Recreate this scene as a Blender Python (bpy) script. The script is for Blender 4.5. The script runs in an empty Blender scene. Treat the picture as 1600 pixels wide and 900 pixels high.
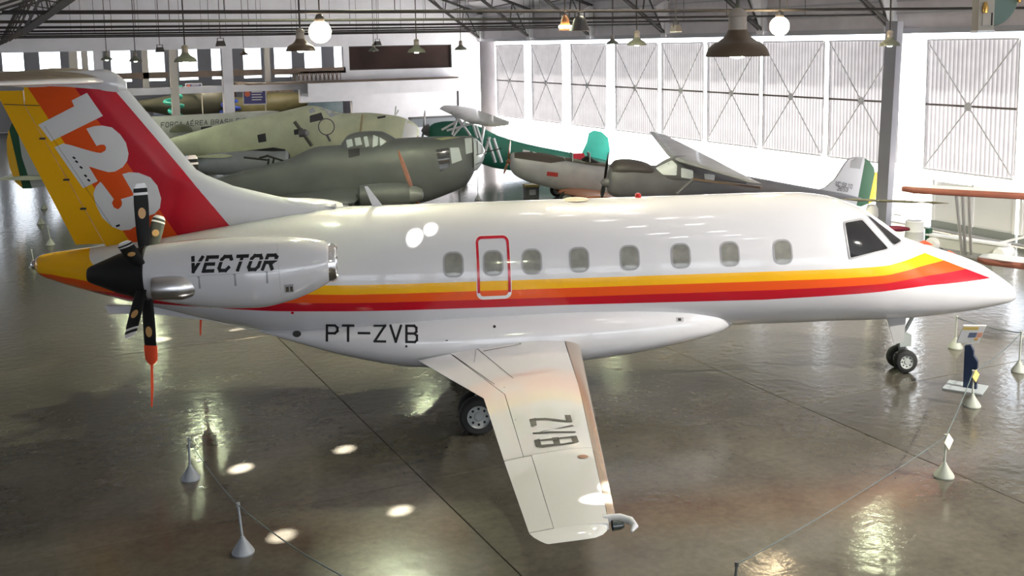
import bpy, bmesh, math, random
import numpy as np
from mathutils import Vector, Matrix
from mathutils.bvhtree import BVHTree
from mathutils.geometry import delaunay_2d_cdt
random.seed(7)
S = bpy.context.scene
COL = S.collection
R = math.radians
PI = math.pi

# ------------------------------------------------------------------ camera
CAM_H = 6.2
F_PX, PPX, PPY = 1700.0, 800.0, 300.0          # focal length and optical centre in pixels of the 1600x900 frame
YAW, PITCH, ROLL = R(64.5), R(7.85), R(-1.05)
_cy, _sy = math.cos(YAW), math.sin(YAW)
C_FW = Vector((_cy*math.cos(PITCH), _sy*math.cos(PITCH), -math.sin(PITCH)))
_rt = Vector((_sy, -_cy, 0)); _up = _rt.cross(C_FW)
C_R = math.cos(ROLL)*_rt + math.sin(ROLL)*_up
C_U = -math.sin(ROLL)*_rt + math.cos(ROLL)*_up
C_LOC = Vector((0, 0, CAM_H))
cd = bpy.data.cameras.new('camera'); cam = bpy.data.objects.new('camera', cd); COL.objects.link(cam)
m = Matrix((C_R, C_U, -C_FW)).transposed().to_4x4(); m.translation = C_LOC
cam.matrix_world = m
cd.sensor_width = 36.0; cd.lens = 36.0*F_PX/1600.0
cd.shift_y = -(450.0-PPY)/1600.0
cd.clip_end = 500
S.camera = cam

# ------------------------------------------------------------------ light
SUN_DIR = Vector((0.16, -0.30, 0.94)).normalized()     # towards the sun
wd = bpy.data.worlds.new('sky'); S.world = wd; wd.use_nodes = True
bg = wd.node_tree.nodes['Background']
bg.inputs['Color'].default_value = (0.85, 0.915, 1.0, 1)
bg.inputs['Strength'].default_value = 3.3
sd = bpy.data.lights.new('sun', 'SUN'); sd.energy = 45.0; sd.angle = R(0.8); sd.color = (1, 0.96, 0.9)
so = bpy.data.objects.new('sun', sd); COL.objects.link(so)
so.rotation_euler = SUN_DIR.to_track_quat('Z', 'Y').to_euler()
S.view_settings.view_transform = 'Standard'; S.view_settings.look = 'None'
S.view_settings.exposure = 0.40; S.view_settings.gamma = 1.0; S.view_settings.use_curve_mapping = False

# ------------------------------------------------------------------ pixel helpers
def pray(px, py):
    return (C_FW*F_PX + C_R*(px-PPX) - C_U*(py-PPY))/F_PX          # unit depth along the view axis
def at_depth(px, py, d): return C_LOC + pray(px, py)*d
def at_z(px, py, z=0.0):
    d = pray(px, py); return C_LOC + d*((z-CAM_H)/d.z)
def at_x(px, py, X):
    d = pray(px, py); return C_LOC + d*(X/d.x)
def at_y(px, py, Y):
    d = pray(px, py); return C_LOC + d*(Y/d.y)

# ------------------------------------------------------------------ materials
MATS = {}
def mat(name, col, rough=0.5, metal=0.0, var=0.0, scale=3.0, bump=0.0, bscale=40.0, coat=0.0, spec=0.5, emit=None, estr=0.0, stretch=(1,1,1)):
    if name in MATS: return MATS[name]
    m = bpy.data.materials.new(name); m.use_nodes = True; MATS[name] = m
    nt = m.node_tree; b = nt.nodes['Principled BSDF']
    b.inputs['Base Color'].default_value = (*col, 1); b.inputs['Roughness'].default_value = rough
    b.inputs['Metallic'].default_value = metal; b.inputs['Specular IOR Level'].default_value = spec
    b.inputs['Coat Weight'].default_value = coat; b.inputs['Coat Roughness'].default_value = 0.04
    tc = nt.nodes.new('ShaderNodeTexCoord')
    mp = nt.nodes.new('ShaderNodeMapping'); mp.inputs['Scale'].default_value = stretch
    nt.links.new(tc.outputs['Object'], mp.inputs['Vector'])
    if var > 0:
        n = nt.nodes.new('ShaderNodeTexNoise'); n.inputs['Scale'].default_value = scale; n.inputs['Detail'].default_value = 5
        nt.links.new(mp.outputs[0], n.inputs['Vector'])
        r = nt.nodes.new('ShaderNodeMapRange'); r.inputs['From Min'].default_value = 0.3; r.inputs['From Max'].default_value = 0.7
        r.inputs['To Min'].default_value = 1-var; r.inputs['To Max'].default_value = 1+var
        nt.links.new(n.outputs['Fac'], r.inputs['Value'])
        mx = nt.nodes.new('ShaderNodeMix'); mx.data_type = 'RGBA'; mx.blend_type = 'MULTIPLY'; mx.inputs['Factor'].default_value = 1
        mx.inputs['A'].default_value = (*col, 1); nt.links.new(r.outputs[0], mx.inputs['B'])
        nt.links.new(mx.outputs['Result'], b.inputs['Base Color'])
    if bump > 0:
        n2 = nt.nodes.new('ShaderNodeTexNoise'); n2.inputs['Scale'].default_value = bscale; n2.inputs['Detail'].default_value = 3
        nt.links.new(mp.outputs[0], n2.inputs['Vector'])
        bp = nt.nodes.new('ShaderNodeBump'); bp.inputs['Strength'].default_value = bump; bp.inputs['Distance'].default_value = 0.05
        nt.links.new(n2.outputs['Fac'], bp.inputs['Height']); nt.links.new(bp.outputs[0], b.inputs['Normal'])
    if emit is not None:
        b.inputs['Emission Color'].default_value = (*emit, 1); b.inputs['Emission Strength'].default_value = estr
    return m

def banded(name, attr, cols, thr, rough=0.12, coat=0.6, extra=None, spec=0.5):
    """glossy paint in bands: colour i where attribute lies between thr[i-1] and thr[i] (paint scheme of the object)"""
    m = bpy.data.materials.new(name); m.use_nodes = True; nt = m.node_tree; b = nt.nodes['Principled BSDF']
    b.inputs['Roughness'].default_value = rough; b.inputs['Coat Weight'].default_value = coat; b.inputs['Coat Roughness'].default_value = 0.03; b.inputs['Specular IOR Level'].default_value = spec
    def lessthan(a, t):
        at = nt.nodes.new('ShaderNodeAttribute'); at.attribute_name = a
        c = nt.nodes.new('ShaderNodeMath'); c.operation = 'GREATER_THAN'; c.inputs[1].default_value = t
        nt.links.new(at.outputs['Fac'], c.inputs[0]); return c.outputs[0]
    cur = None
    def mixin(fac, colr):
        nonlocal cur
        mx = nt.nodes.new('ShaderNodeMix'); mx.data_type = 'RGBA'
        if isinstance(cur, tuple): mx.inputs['A'].default_value = (*cur, 1)
        else: nt.links.new(cur, mx.inputs['A'])
        mx.inputs['B'].default_value = (*colr, 1); nt.links.new(fac, mx.inputs['Factor']); cur = mx.outputs['Result']
    cur = cols[0]
    for c, t in zip(cols[1:], thr): mixin(lessthan(attr, t), c)
    for a, t, c in (extra or []): mixin(lessthan(a, t), c)
    nt.links.new(cur, b.inputs['Base Color'])
    return m

WHITE = (0.61, 0.61, 0.645); YEL = (0.82, 0.43, 0.006); ORA = (0.74, 0.085, 0.010); RED = (0.47, 0.006, 0.020)
M_white = mat('white_gloss_paint', WHITE, 0.14, coat=0.7)
M_wing = mat('white_wing_gloss', (0.66, 0.655, 0.66), 0.05, coat=1.0)
M_black = mat('black_paint', (0.010, 0.010, 0.011), 0.5, spec=0.3)
M_prop = mat('black_blade', (0.010, 0.010, 0.011), 0.6, spec=0.25)
M_chrome = mat('polished_metal', (0.75, 0.75, 0.77), 0.08, 1.0)
M_alu = mat('brushed_aluminium', (0.55, 0.55, 0.57), 0.3, 1.0)
M_rubber = mat('tyre_rubber', (0.015, 0.015, 0.016), 0.75, var=0.2)
M_hub = mat('wheel_hub', (0.35, 0.37, 0.36), 0.5)
M_red = mat('red_paint', RED, 0.2, coat=0.4)
M_redflag = mat('red_orange_cloth', (0.75, 0.07, 0.02), 0.75)
M_seam = mat('panel_gap', (0.03, 0.03, 0.03), 0.8)
M_pane = mat('cabin_pane', (0.20, 0.20, 0.18), 0.10, coat=0.5, var=0.25, scale=5)
M_cockpit = mat('cockpit_glass', (0.012, 0.013, 0.015), 0.04, coat=1.0)
M_greytrim = mat('grey_seal', (0.30, 0.30, 0.32), 0.4)
M_gold = mat('gold_oval', (0.55, 0.32, 0.12), 0.4)
M_whiteflat = mat('white_lettering', (0.70, 0.70, 0.71), 0.3, coat=0.3)
M_shadedtop = mat('shaded_brown_grey', (0.20, 0.165, 0.135), 0.5, var=0.2, scale=4)  # brown-grey puts the dark reflection on the white tailplane into its colour

# ------------------------------------------------------------------ object helpers
def obj(name, data, parent=None, loc=None, rot=None):
    o = bpy.data.objects.new(name, data); COL.objects.link(o)
    if parent: o.parent = parent
    if loc is not None: o.location = loc
    if rot is not None: o.rotation_euler = rot
    return o
def thing(name, label, cat, loc=(0, 0, 0), rotz=0.0, group=None, kind=None):
    o = bpy.data.objects.new(name, None); COL.objects.link(o); o.location = loc; o.rotation_euler = (0, 0, rotz)
    o.empty_display_size = 0.2
    return tag(o, label, cat, group, kind)
def tag(o, label=None, cat=None, group=None, kind=None):
    if label: o['label'] = label
    if cat: o['category'] = cat
    if group: o['group'] = group
    if kind: o['kind'] = kind
    return o
def struct(name): 
    o = bpy.data.objects.new(name, None); COL.objects.link(o); o['kind'] = 'structure'; return o
def copy_tree(o, parent=None):
    c = o.copy(); COL.objects.link(c)
    if parent: c.parent = parent
    for ch in list(o.children): copy_tree(ch, c)
    return c

class MB:
    def __init__(s): s.v = []; s.f = []; s.mi = []; s.attrs = {}
    def add(s, vs, fs, mi=0):
        o = len(s.v); s.v += [tuple(p) for p in vs]
        s.f += [tuple(i+o for i in f) for f in fs]; s.mi += [mi]*len(fs); return s
    def box(s, x0, x1, y0, y1, z0, z1, mi=0):
        v = [(x, y, z) for z in (z0, z1) for y in (y0, y1) for x in (x0, x1)]
        return s.add(v, [(0, 2, 3, 1), (4, 5, 7, 6), (0, 1, 5, 4), (2, 6, 7, 3), (0, 4, 6, 2), (1, 3, 7, 5)], mi)
    def beam(s, a, b, w, h=None, mi=0, up=(0, 0, 1)):
        h = h or w; a = Vector(a); b = Vector(b); d = (b-a)
        if d.length < 1e-6: return s
        d.normalize(); u = Vector(up)
        if abs(d.dot(u)) > 0.98: u = Vector((1, 0, 0))
        x = d.cross(u).normalized(); y = x.cross(d).normalized()
        v = [p + x*(sx*w/2) + y*(sy*h/2) for p in (a, b) for sx, sy in ((-1, -1), (1, -1), (1, 1), (-1, 1))]
        return s.add(v, [(0, 1, 2, 3), (7, 6, 5, 4), (0, 4, 5, 1), (1, 5, 6, 2), (2, 6, 7, 3), (3, 7, 4, 0)], mi)
    def tube(s, pts, r, n=10, mi=0, cap=True):
        pts = [Vector(p) for p in pts]; rs = r if isinstance(r, (list, tuple)) else [r]*len(pts)
        rings = []; prev = None
        for i, p in enumerate(pts):
            d = (pts[min(i+1, len(pts)-1)]-pts[max(i-1, 0)]).normalized()
            if prev is None:
                u = Vector((0, 0, 1)) if abs(d.z) < 0.9 else Vector((1, 0, 0)); x = d.cross(u).normalized()
            else: x = (prev - d*prev.dot(d)).normalized()
            prev = x; y = d.cross(x)
            rings.append([p + (x*math.cos(2*PI*k/n)+y*math.sin(2*PI*k/n))*rs[i] for k in range(n)])
        return s.loft(rings, mi, cap)
    def loft(s, rings, mi=0, cap=True, closed=True):
        n = len(rings[0]); v = [p for r in rings for p in r]; f = []
        for i in range(len(rings)-1):
            for k in range(n if closed else n-1):
                a = i*n+k; b = i*n+(k+1) % n
                f.append((a, b, b+n, a+n))
        if cap:
            f.append(tuple(range(n-1, -1, -1))); f.append(tuple((len(rings)-1)*n+k for k in range(n)))
        return s.add(v, f, mi)
    def lathe(s, prof, n=24, axis='z', c=(0, 0, 0), mi=0, cap=False, a0=0, a1=2*PI):
        c = Vector(c); rings = []
        full = abs(a1-a0-2*PI) < 1e-6
        for r, h in prof:
            ring = []
            for k in range(n if full else n+1):
                a = a0+(a1-a0)*k/n; p, q = r*math.cos(a), r*math.sin(a)
                ring.append(c + Vector({'z': (p, q, h), 'x': (h, p, q), 'y': (q, h, p)}[axis]))
            rings.append(ring)
        return s.loft(rings, mi, cap, closed=full)
    def build(s, name, mats, parent=None, smooth=True, angle=40, loc=None, rot=None):
        me = bpy.data.meshes.new(name); me.from_pydata(s.v, [], s.f)
        if not isinstance(mats, (list, tuple)): mats = [mats]
        for m_ in mats: me.materials.append(m_)
        if any(s.mi): me.polygons.foreach_set('material_index', s.mi)
        bm = bmesh.new(); bm.from_mesh(me); bmesh.ops.recalc_face_normals(bm, faces=bm.faces)
        if smooth:
            ca = math.cos(R(angle))
            for f in bm.faces: f.smooth = True
            for e in bm.edges:
                if len(e.link_faces) == 2 and e.link_faces[0].normal.dot(e.link_faces[1].normal) < ca: e.smooth = False
        bm.to_mesh(me); bm.free()
        for a, vals in s.attrs.items():
            at = me.attributes.new(a, 'FLOAT', 'POINT'); at.data.foreach_set('value', vals)
        me.update()
        return obj(name, me, parent, loc, rot)

def pchip(xs, ys, x):
    xs = np.asarray(xs, float); ys = np.asarray(ys, float); x = np.asarray(x, float)
    h = np.diff(xs); d = np.diff(ys)/h; mm = np.zeros_like(ys)
    for i in range(1, len(xs)-1):
        if d[i-1]*d[i] > 0:
            w1 = 2*h[i]+h[i-1]; w2 = h[i]+2*h[i-1]; mm[i] = (w1+w2)/(w1/d[i-1]+w2/d[i])
    mm[0] = d[0]; mm[-1] = d[-1]
    k = np.clip(np.searchsorted(xs, x)-1, 0, len(h)-1); t = (x-xs[k])/h[k]
    return ((2*t**3-3*t**2+1)*ys[k] + (t**3-2*t**2+t)*h[k]*mm[k] + (-2*t**3+3*t**2)*ys[k+1] + (t**3-t**2)*h[k]*mm[k+1])

def body(mb, table, n=40, step=0.12, lat=0.0, power=2.0, mi=0):
    """lofted body: table rows (x, ztop, zbot, halfwidth) in rising or falling x"""
    t = sorted(table); xs = [r[0] for r in t]
    X = sorted(set(list(np.arange(xs[0], xs[-1], step)) + xs))
    Zt = pchip(xs, [r[1] for r in t], X); Zb = pchip(xs, [r[2] for r in t], X); W = pchip(xs, [r[3] for r in t], X)
    rings = []
    for x, zt, zb, w in zip(X, Zt, Zb, W):
        c = (zt+zb)/2; hgt = max((zt-zb)/2, 0.004); w = max(w, 0.004); ring = []
        for k in range(n):
            a = 2*PI*k/n; ca, sa = math.cos(a), math.sin(a)
            e = 2.0/power
            ring.append(Vector((x, lat + w*math.copysign(abs(ca)**e, ca), c + hgt*math.copysign(abs(sa)**e, sa))))
        rings.append(ring)
    mb.loft(rings, mi, True)
    return mb

def airfoil(c0, c1, n=12, th=0.12):
    """closed section between chord fractions c0..c1: list of (c, t), upper from c1 to c0 then lower back"""
    def yt(c): return 5*th*(0.2969*math.sqrt(max(c, 0))-0.126*c-0.3516*c*c+0.2843*c**3-0.1015*c**4)
    cs = [c0+(c1-c0)*(0.5-0.5*math.cos(PI*i/n)) if c0 == 0 else c0+(c1-c0)*i/n for i in range(n+1)]
    up = [(c, yt(c)) for c in reversed(cs)]; lo = [(c, -yt(c)*0.75) for c in (cs[1:] if c0 == 0 else cs)]
    return up+lo
def wing(mb, secs, c0=0.0, c1=1.0, n=10, mi=0, vertical=False, grow=0.0):
    """secs: (LE point, TE point, thickness ratio); vertical wings get their thickness along y"""
    rings = []
    for le, te, th in secs:
        le = Vector(le); te = Vector(te); ch = (te-le).length; ring = []
        for c, t in airfoil(c0, c1, n, th):
            p = le.lerp(te, c) + (Vector((0, 1, 0)) if vertical else Vector((0, 0, 1)))*(t*ch + math.copysign(grow, t))
            ring.append(p)
        rings.append(ring)
    mb.loft(rings, mi, True); return mb

# ------------------------------------------------------------------ lettering: strokes on a unit cell
GL = {
 'P': [[(0,0),(0,1),(.75,1),(1,.86),(1,.6),(.75,.46),(0,.46)]], 'T': [[(.5,0),(.5,1)],[(0,1),(1,1)]], '-': [[(0,.5),(1,.5)]],
 'Z': [[(0,1),(1,1),(0,0),(1,0)]], 'V': [[(0,1),(.5,0),(1,1)]], 'B': [[(0,0),(0,1),(.75,1),(.95,.88),(.95,.64),(.75,.52),(0,.52)],[(.75,.52),(1,.4),(1,.12),(.8,0),(0,0)]],
 'E': [[(1,1),(0,1),(0,0),(1,0)],[(0,.5),(.85,.5)]], 'C': [[(1,.8),(.8,1),(.2,1),(0,.8),(0,.2),(.2,0),(.8,0),(1,.2)]],
 'O': [[(.2,0),(0,.2),(0,.8),(.2,1),(.8,1),(1,.8),(1,.2),(.8,0),(.2,0)]], 'R': [[(0,0),(0,1),(.75,1),(1,.86),(1,.62),(.75,.48),(0,.48)],[(.5,.48),(1,0)]],
 'F': [[(0,0),(0,1),(1,1)],[(0,.5),(.8,.5)]], 'A': [[(0,0),(.5,1),(1,0)],[(.2,.35),(.8,.35)]], 'S': [[(1,.85),(.8,1),(.2,1),(0,.82),(0,.64),(.2,.52),(.8,.48),(1,.36),(1,.18),(.8,0),(.2,0),(0,.15)]],
 'I': [[(.5,0),(.5,1)]], 'L': [[(0,1),(0,0),(1,0)]], 'U': [[(0,1),(0,.2),(.2,0),(.8,0),(1,.2),(1,1)]],
 '0': [[(.2,0),(0,.2),(0,.8),(.2,1),(.8,1),(1,.8),(1,.2),(.8,0),(.2,0)]], '1': [[(.2,.8),(.5,1),(.5,0)]], '2': [[(0,.8),(.2,1),(.8,1),(1,.8),(1,.6),(0,0),(1,0)]],
 '3': [[(0,.85),(.2,1),(.8,1),(1,.84),(1,.64),(.8,.52),(.4,.52)],[(.8,.52),(1,.38),(1,.18),(.8,0),(.2,0),(0,.15)]], '5': [[(1,1),(0,1),(0,.56),(.8,.56),(1,.42),(1,.15),(.8,0),(0,0)]],
 '6': [[(.9,1),(.3,1),(0,.7),(0,.2),(.2,0),(.8,0),(1,.2),(1,.42),(.8,.56),(0,.5)]], ',': [[(.4,0),(.3,-.2)]],
 'N': [[(0,0),(0,1),(1,0),(1,1)]], 'D': [[(0,0),(0,1),(.7,1),(1,.75),(1,.25),(.7,0),(0,0)]], 'M': [[(0,0),(0,1),(.5,.4),(1,1),(1,0)]],
}
def text_quads(s, cell=0.72, gap=0.3, wt=0.13, asp=1.0, slant=0.0):
    """stroke quads of a word in units of letter height; asp keeps stroke width even when cells are narrow"""
    out = []; x = 0.0
    for ch in s:
        if ch == ' ': x += cell*0.7; continue
        w = cell*0.25 if ch in 'I' else cell
        base = 'C' if ch == 'Ç' else ('E' if ch == 'É' else ch)
        strokes = list(GL[base])
        if ch == 'Ç': strokes.append([(.5, 0), (.4, -.22)])
        if ch == 'É': strokes.append([(.4, 1.12), (.7, 1.28)])
        for st in strokes:
            pts = [Vector((x+p[0]*w+slant*p[1], p[1])) for p in st]
            for a, b in zip(pts[:-1], pts[1:]):
                d = (b-a).normalized(); n = Vector((-d.y, d.x))*wt/2; e = d*wt*0.45
                out.append([a-e-n, b+e-n, b+e+n, a-e+n])
        x += w+gap
    return out, x-gap
def clip_poly(poly, y0, y1):
    for yv, sgn in ((y0, 1), (y1, -1)):
        o = []
        for i in range(len(poly)):
            p, q = poly[i], poly[(i+1) % len(poly)]; dp = sgn*(p.y-yv); dq = sgn*(q.y-yv)
            if dp >= 0: o.append(p)
            if dp*dq < 0: o.append(p.lerp(q, dp/(dp-dq)))
        poly = o
        if len(poly) < 3: return []
    return poly

def fill2d(poly, step):
    """triangulated polygon with inner grid points: (points, triangles)"""
    poly = [Vector(p) for p in poly]; pts = []
    for i in range(len(poly)):
        a, b = poly[i], poly[(i+1) % len(poly)]; k = max(1, int((b-a).length/step))
        pts += [a.lerp(b, j/k) for j in range(k)]
    nb = len(pts)
    xs = [p.x for p in pts]; ys = [p.y for p in pts]
    def inside(p):
        c = False
        for i in range(len(poly)):
            a, b = poly[i], poly[i-1]
            if (a.y > p.y) != (b.y > p.y) and p.x < (b.x-a.x)*(p.y-a.y)/(b.y-a.y)+a.x: c = not c
        return c
    x = min(xs)+step/2
    while x < max(xs):
        y = min(ys)+step/2
        while y < max(ys):
            q = Vector((x, y))
            if inside(q): pts.append(q)
            y += step
        x += step
    r = delaunay_2d_cdt(pts, [(i, (i+1) % nb) for i in range(nb)], [list(range(nb))], 1, 1e-5)
    return [Vector(v) for v in r[0]], [tuple(f) for f in r[2]]
def bvh_of(*obs):
    v = []; f = []
    for o in obs:
        k = len(v); v += [x.co.copy() for x in o.data.vertices]; f += [tuple(i+k for i in p.vertices) for p in o.data.polygons]
    return BVHTree.FromPolygons(v, f)
def decal(name, polys, cast, tree, m_, parent, step, off=0.004, sub=None):
    """thin printed mark laid on a surface: 2D polygons cast onto tree by cast(p)->(origin, direction)"""
    mb = MB(); 
    if not isinstance(m_, (list, tuple)): m_ = [m_]
    for pi, poly in enumerate(polys):
        mi = 0
        if isinstance(poly, tuple): poly, mi = poly
        pts, tris = fill2d(poly, step); vs = []
        rays = [cast(p) for p in pts]; hits = [tree.ray_cast(o, d) for o, d in rays]
        ds = sorted((h[0]-r[0]).length for h, r in zip(hits, rays) if h[0] is not None)
        if not ds: continue
        for (o, d), h in zip(rays, hits):
            if h[0] is None or (h[0]-o).length > ds[len(ds)//2]+1.0: h = tree.find_nearest(o + d*ds[len(ds)//2])
            nrm = h[1] if h[1].dot(d) < 0 else -h[1]
            vs.append(h[0] + nrm*off)
        mb.add(vs, tris, mi)
    return mb.build(name, m_, parent, smooth=True, angle=80)
def rrect(cx, cy, w, h, r, n=5):
    out = []
    for sx, sy, a0 in ((1, 1, 0), (-1, 1, 90), (-1, -1, 180), (1, -1, 270)):
        for k in range(n+1):
            a = R(a0+90*k/n); out.append(Vector((cx+sx*(w/2-r)+r*math.cos(a), cy+sy*(h/2-r)+r*math.sin(a))))
    return out
def ring_quads(outer, inner):
    n = len(outer); return [[outer[i], outer[(i+1) % n], inner[(i+1) % n], inner[i]] for i in range(n)]
# ================================================================== THE HANGAR
# hangar axes: X runs along the back wall towards the doors, Y along the door wall away from the camera
X_DOOR, Y_BACK, X_LEFT, Y_NEAR = 27.0, 60.8, 0.3, -13.0
M_floor = bpy.data.materials.new('polished_concrete'); M_floor.use_nodes = True
def _floor_mat():
    nt = M_floor.node_tree; b = nt.nodes['Principled BSDF']; L = nt.links.new
    g = nt.nodes.new('ShaderNodeNewGeometry'); oi = nt.nodes.new('ShaderNodeObjectInfo')
    n = nt.nodes.new('ShaderNodeTexNoise'); n.inputs['Scale'].default_value = 0.55; n.inputs['Detail'].default_value = 6; n.inputs['Roughness'].default_value = 0.62
    L(g.outputs['Position'], n.inputs['Vector'])
    r = nt.nodes.new('ShaderNodeValToRGB'); e = r.color_ramp.elements
    e[0].position = 0.3; e[0].color = (0.056, 0.050, 0.039, 1); e[1].position = 0.72; e[1].color = (0.115, 0.106, 0.084, 1)
    L(n.outputs['Fac'], r.inputs['Fac'])
    n3 = nt.nodes.new('ShaderNodeTexNoise'); n3.inputs['Scale'].default_value = 9; n3.inputs['Detail'].default_value = 4
    L(g.outputs['Position'], n3.inputs['Vector'])
    mr = nt.nodes.new('ShaderNodeMapRange'); mr.inputs['From Min'].default_value = .3; mr.inputs['From Max'].default_value = .7
    mr.inputs['To Min'].default_value = .88; mr.inputs['To Max'].default_value = 1.12
    L(n3.outputs['Fac'], mr.inputs['Value'])
    mx = nt.nodes.new('ShaderNodeMix'); mx.data_type = 'RGBA'; mx.blend_type = 'MULTIPLY'; mx.inputs['Factor'].default_value = 1
    L(r.outputs['Color'], mx.inputs['A']); L(mr.outputs[0], mx.inputs['B'])
    hv = nt.nodes.new('ShaderNodeMapRange'); hv.inputs['To Min'].default_value = .9; hv.inputs['To Max'].default_value = 1.12
    L(oi.outputs['Random'], hv.inputs['Value'])
    mx2 = nt.nodes.new('ShaderNodeMix'); mx2.data_type = 'RGBA'; mx2.blend_type = 'MULTIPLY'; mx2.inputs['Factor'].default_value = 1
    L(mx.outputs['Result'], mx2.inputs['A']); L(hv.outputs[0], mx2.inputs['B']); L(mx2.outputs['Result'], b.inputs['Base Color'])
    b.inputs['Roughness'].default_value = 0.16; b.inputs['Specular IOR Level'].default_value = 0.62
    n2 = nt.nodes.new('ShaderNodeTexNoise'); n2.inputs['Scale'].default_value = 5.5; n2.inputs['Detail'].default_value = 3
    L(g.outputs['Position'], n2.inputs['Vector'])
    bp = nt.nodes.new('ShaderNodeBump'); bp.inputs['Strength'].default_value = 0.5; bp.inputs['Distance'].default_value = 0.012
    L(n2.outputs['Fac'], bp.inputs['Height']); L(bp.outputs[0], b.inputs['Normal'])
_floor_mat()
M_wall = mat('white_painted_wall', (0.80, 0.79, 0.84), 0.8, var=0.05, scale=1.2)
M_greywall = mat('grey_sheet_wall', (0.58, 0.55, 0.57), 0.7, var=0.08, scale=1.5)
M_steel = mat('dark_roof_steel', (0.055, 0.05, 0.048), 0.6)
M_greysteel = mat('grey_painted_steel', (0.40, 0.40, 0.43), 0.5)
M_whitesteel = mat('white_painted_steel', (0.78, 0.78, 0.80), 0.45)
M_rod = mat('grey_rod', (0.035, 0.032, 0.032), 0.7, spec=.2)
M_roof = mat('roof_sheet', (0.62, 0.61, 0.63), 0.7, var=0.06, scale=0.6)
M_brown = mat('brown_board', (0.23, 0.17, 0.13), 0.7, var=0.15)
M_joint = mat('dark_joint', (0.03, 0.027, 0.023), 0.9)
M_skirt = mat('tar_seal', (0.06, 0.05, 0.04), 0.9)

# translucent fibreglass door sheet
M_fibre = bpy.data.materials.new('translucent_corrugated_sheet'); M_fibre.use_nodes = True
def _fibre():
    nt = M_fibre.node_tree; L = nt.links.new
    for n in list(nt.nodes):
        if n.type == 'BSDF_PRINCIPLED': nt.nodes.remove(n)
    out = nt.nodes['Material Output']
    d = nt.nodes.new('ShaderNodeBsdfDiffuse'); d.inputs['Color'].default_value = (0.50, 0.49, 0.51, 1)
    t = nt.nodes.new('ShaderNodeBsdfTranslucent')
    g = nt.nodes.new('ShaderNodeTexCoord'); n = nt.nodes.new('ShaderNodeTexNoise'); n.inputs['Scale'].default_value = 1.3; n.inputs['Detail'].default_value = 4
    L(g.outputs['Object'], n.inputs['Vector'])
    r = nt.nodes.new('ShaderNodeValToRGB'); e = r.color_ramp.elements
    e[0].position = .3; e[0].color = (0.44, 0.42, 0.44, 1); e[1].position = .7; e[1].color = (0.56, 0.54, 0.56, 1)
    L(n.outputs['Fac'], r.inputs['Fac'])
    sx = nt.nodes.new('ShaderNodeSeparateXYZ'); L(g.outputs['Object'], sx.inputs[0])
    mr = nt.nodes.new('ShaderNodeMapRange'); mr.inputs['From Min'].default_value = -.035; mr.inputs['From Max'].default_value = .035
    mr.inputs['To Min'].default_value = .42; mr.inputs['To Max'].default_value = 1.2; L(sx.outputs['X'], mr.inputs['Value'])      # light and shade of the ribs painted into the sheet colour
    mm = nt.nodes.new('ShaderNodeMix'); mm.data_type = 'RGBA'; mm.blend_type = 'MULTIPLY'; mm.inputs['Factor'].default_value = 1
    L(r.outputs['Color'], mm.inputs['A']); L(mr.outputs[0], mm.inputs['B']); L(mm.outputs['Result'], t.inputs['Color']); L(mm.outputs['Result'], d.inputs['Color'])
    mx = nt.nodes.new('ShaderNodeMixShader'); mx.inputs[0].default_value = 0.22
    L(d.outputs[0], mx.inputs[1]); L(t.outputs[0], mx.inputs[2]); L(mx.outputs[0], out.inputs['Surface'])
_fibre()

# ---- floor: concrete slabs cast in bays of 6.8 m, sealed joints between them
floor = struct('floor')
mb = MB(); mb.box(-26, X_DOOR+.4, Y_NEAR, 96, -0.5, -0.035); mb.build('slab_bed', M_skirt, floor, smooth=False)
SX = [5.2-6.8*k for k in range(4, 0, -1)] + [5.2, 12.0, 18.8, 25.6, 27.3]
SY = [Y_NEAR + 9.0*k for k in range(0, 12)]
slab_me = {}
for i in range(len(SX)-1):
    for j in range(len(SY)-1):
        w, h = SX[i+1]-SX[i], SY[j+1]-SY[j]; key = (round(w, 2), round(h, 2))
        if key not in slab_me:
            g = 0.006; b = MB()
            v = [(g, g, -.04), (w-g, g, -.04), (w-g, h-g, -.04), (g, h-g, -.04), (g, g, -.006), (w-g, g, -.006), (w-g, h-g, -.006), (g, h-g, -.006),
                 (g+.006, g+.006, 0), (w-g-.006, g+.006, 0), (w-g-.006, h-g-.006, 0), (g+.006, h-g-.006, 0)]
            b.add(v, [(3, 2, 1, 0)] + [(k, (k+1) % 4, (k+1) % 4+4, k+4) for k in range(4)] + [(k+4, (k+1) % 4+4, (k+1) % 4+8, k+8) for k in range(4)] + [(8, 9, 10, 11)])
            o = b.build('slab', M_floor, floor, smooth=False, loc=(SX[i], SY[j], 0)); slab_me[key] = o.data
        else: obj('slab', slab_me[key], floor, loc=(SX[i], SY[j], 0))
# yard outside the doors
mb = MB(); mb.box(X_DOOR+.4, 75, -30, 110, -0.3, -0.02); yd = mb.build('yard', mat('sunlit_concrete', (0.55, 0.54, 0.52), 0.8, var=.06), smooth=False); yd['kind'] = 'structure'

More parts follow.
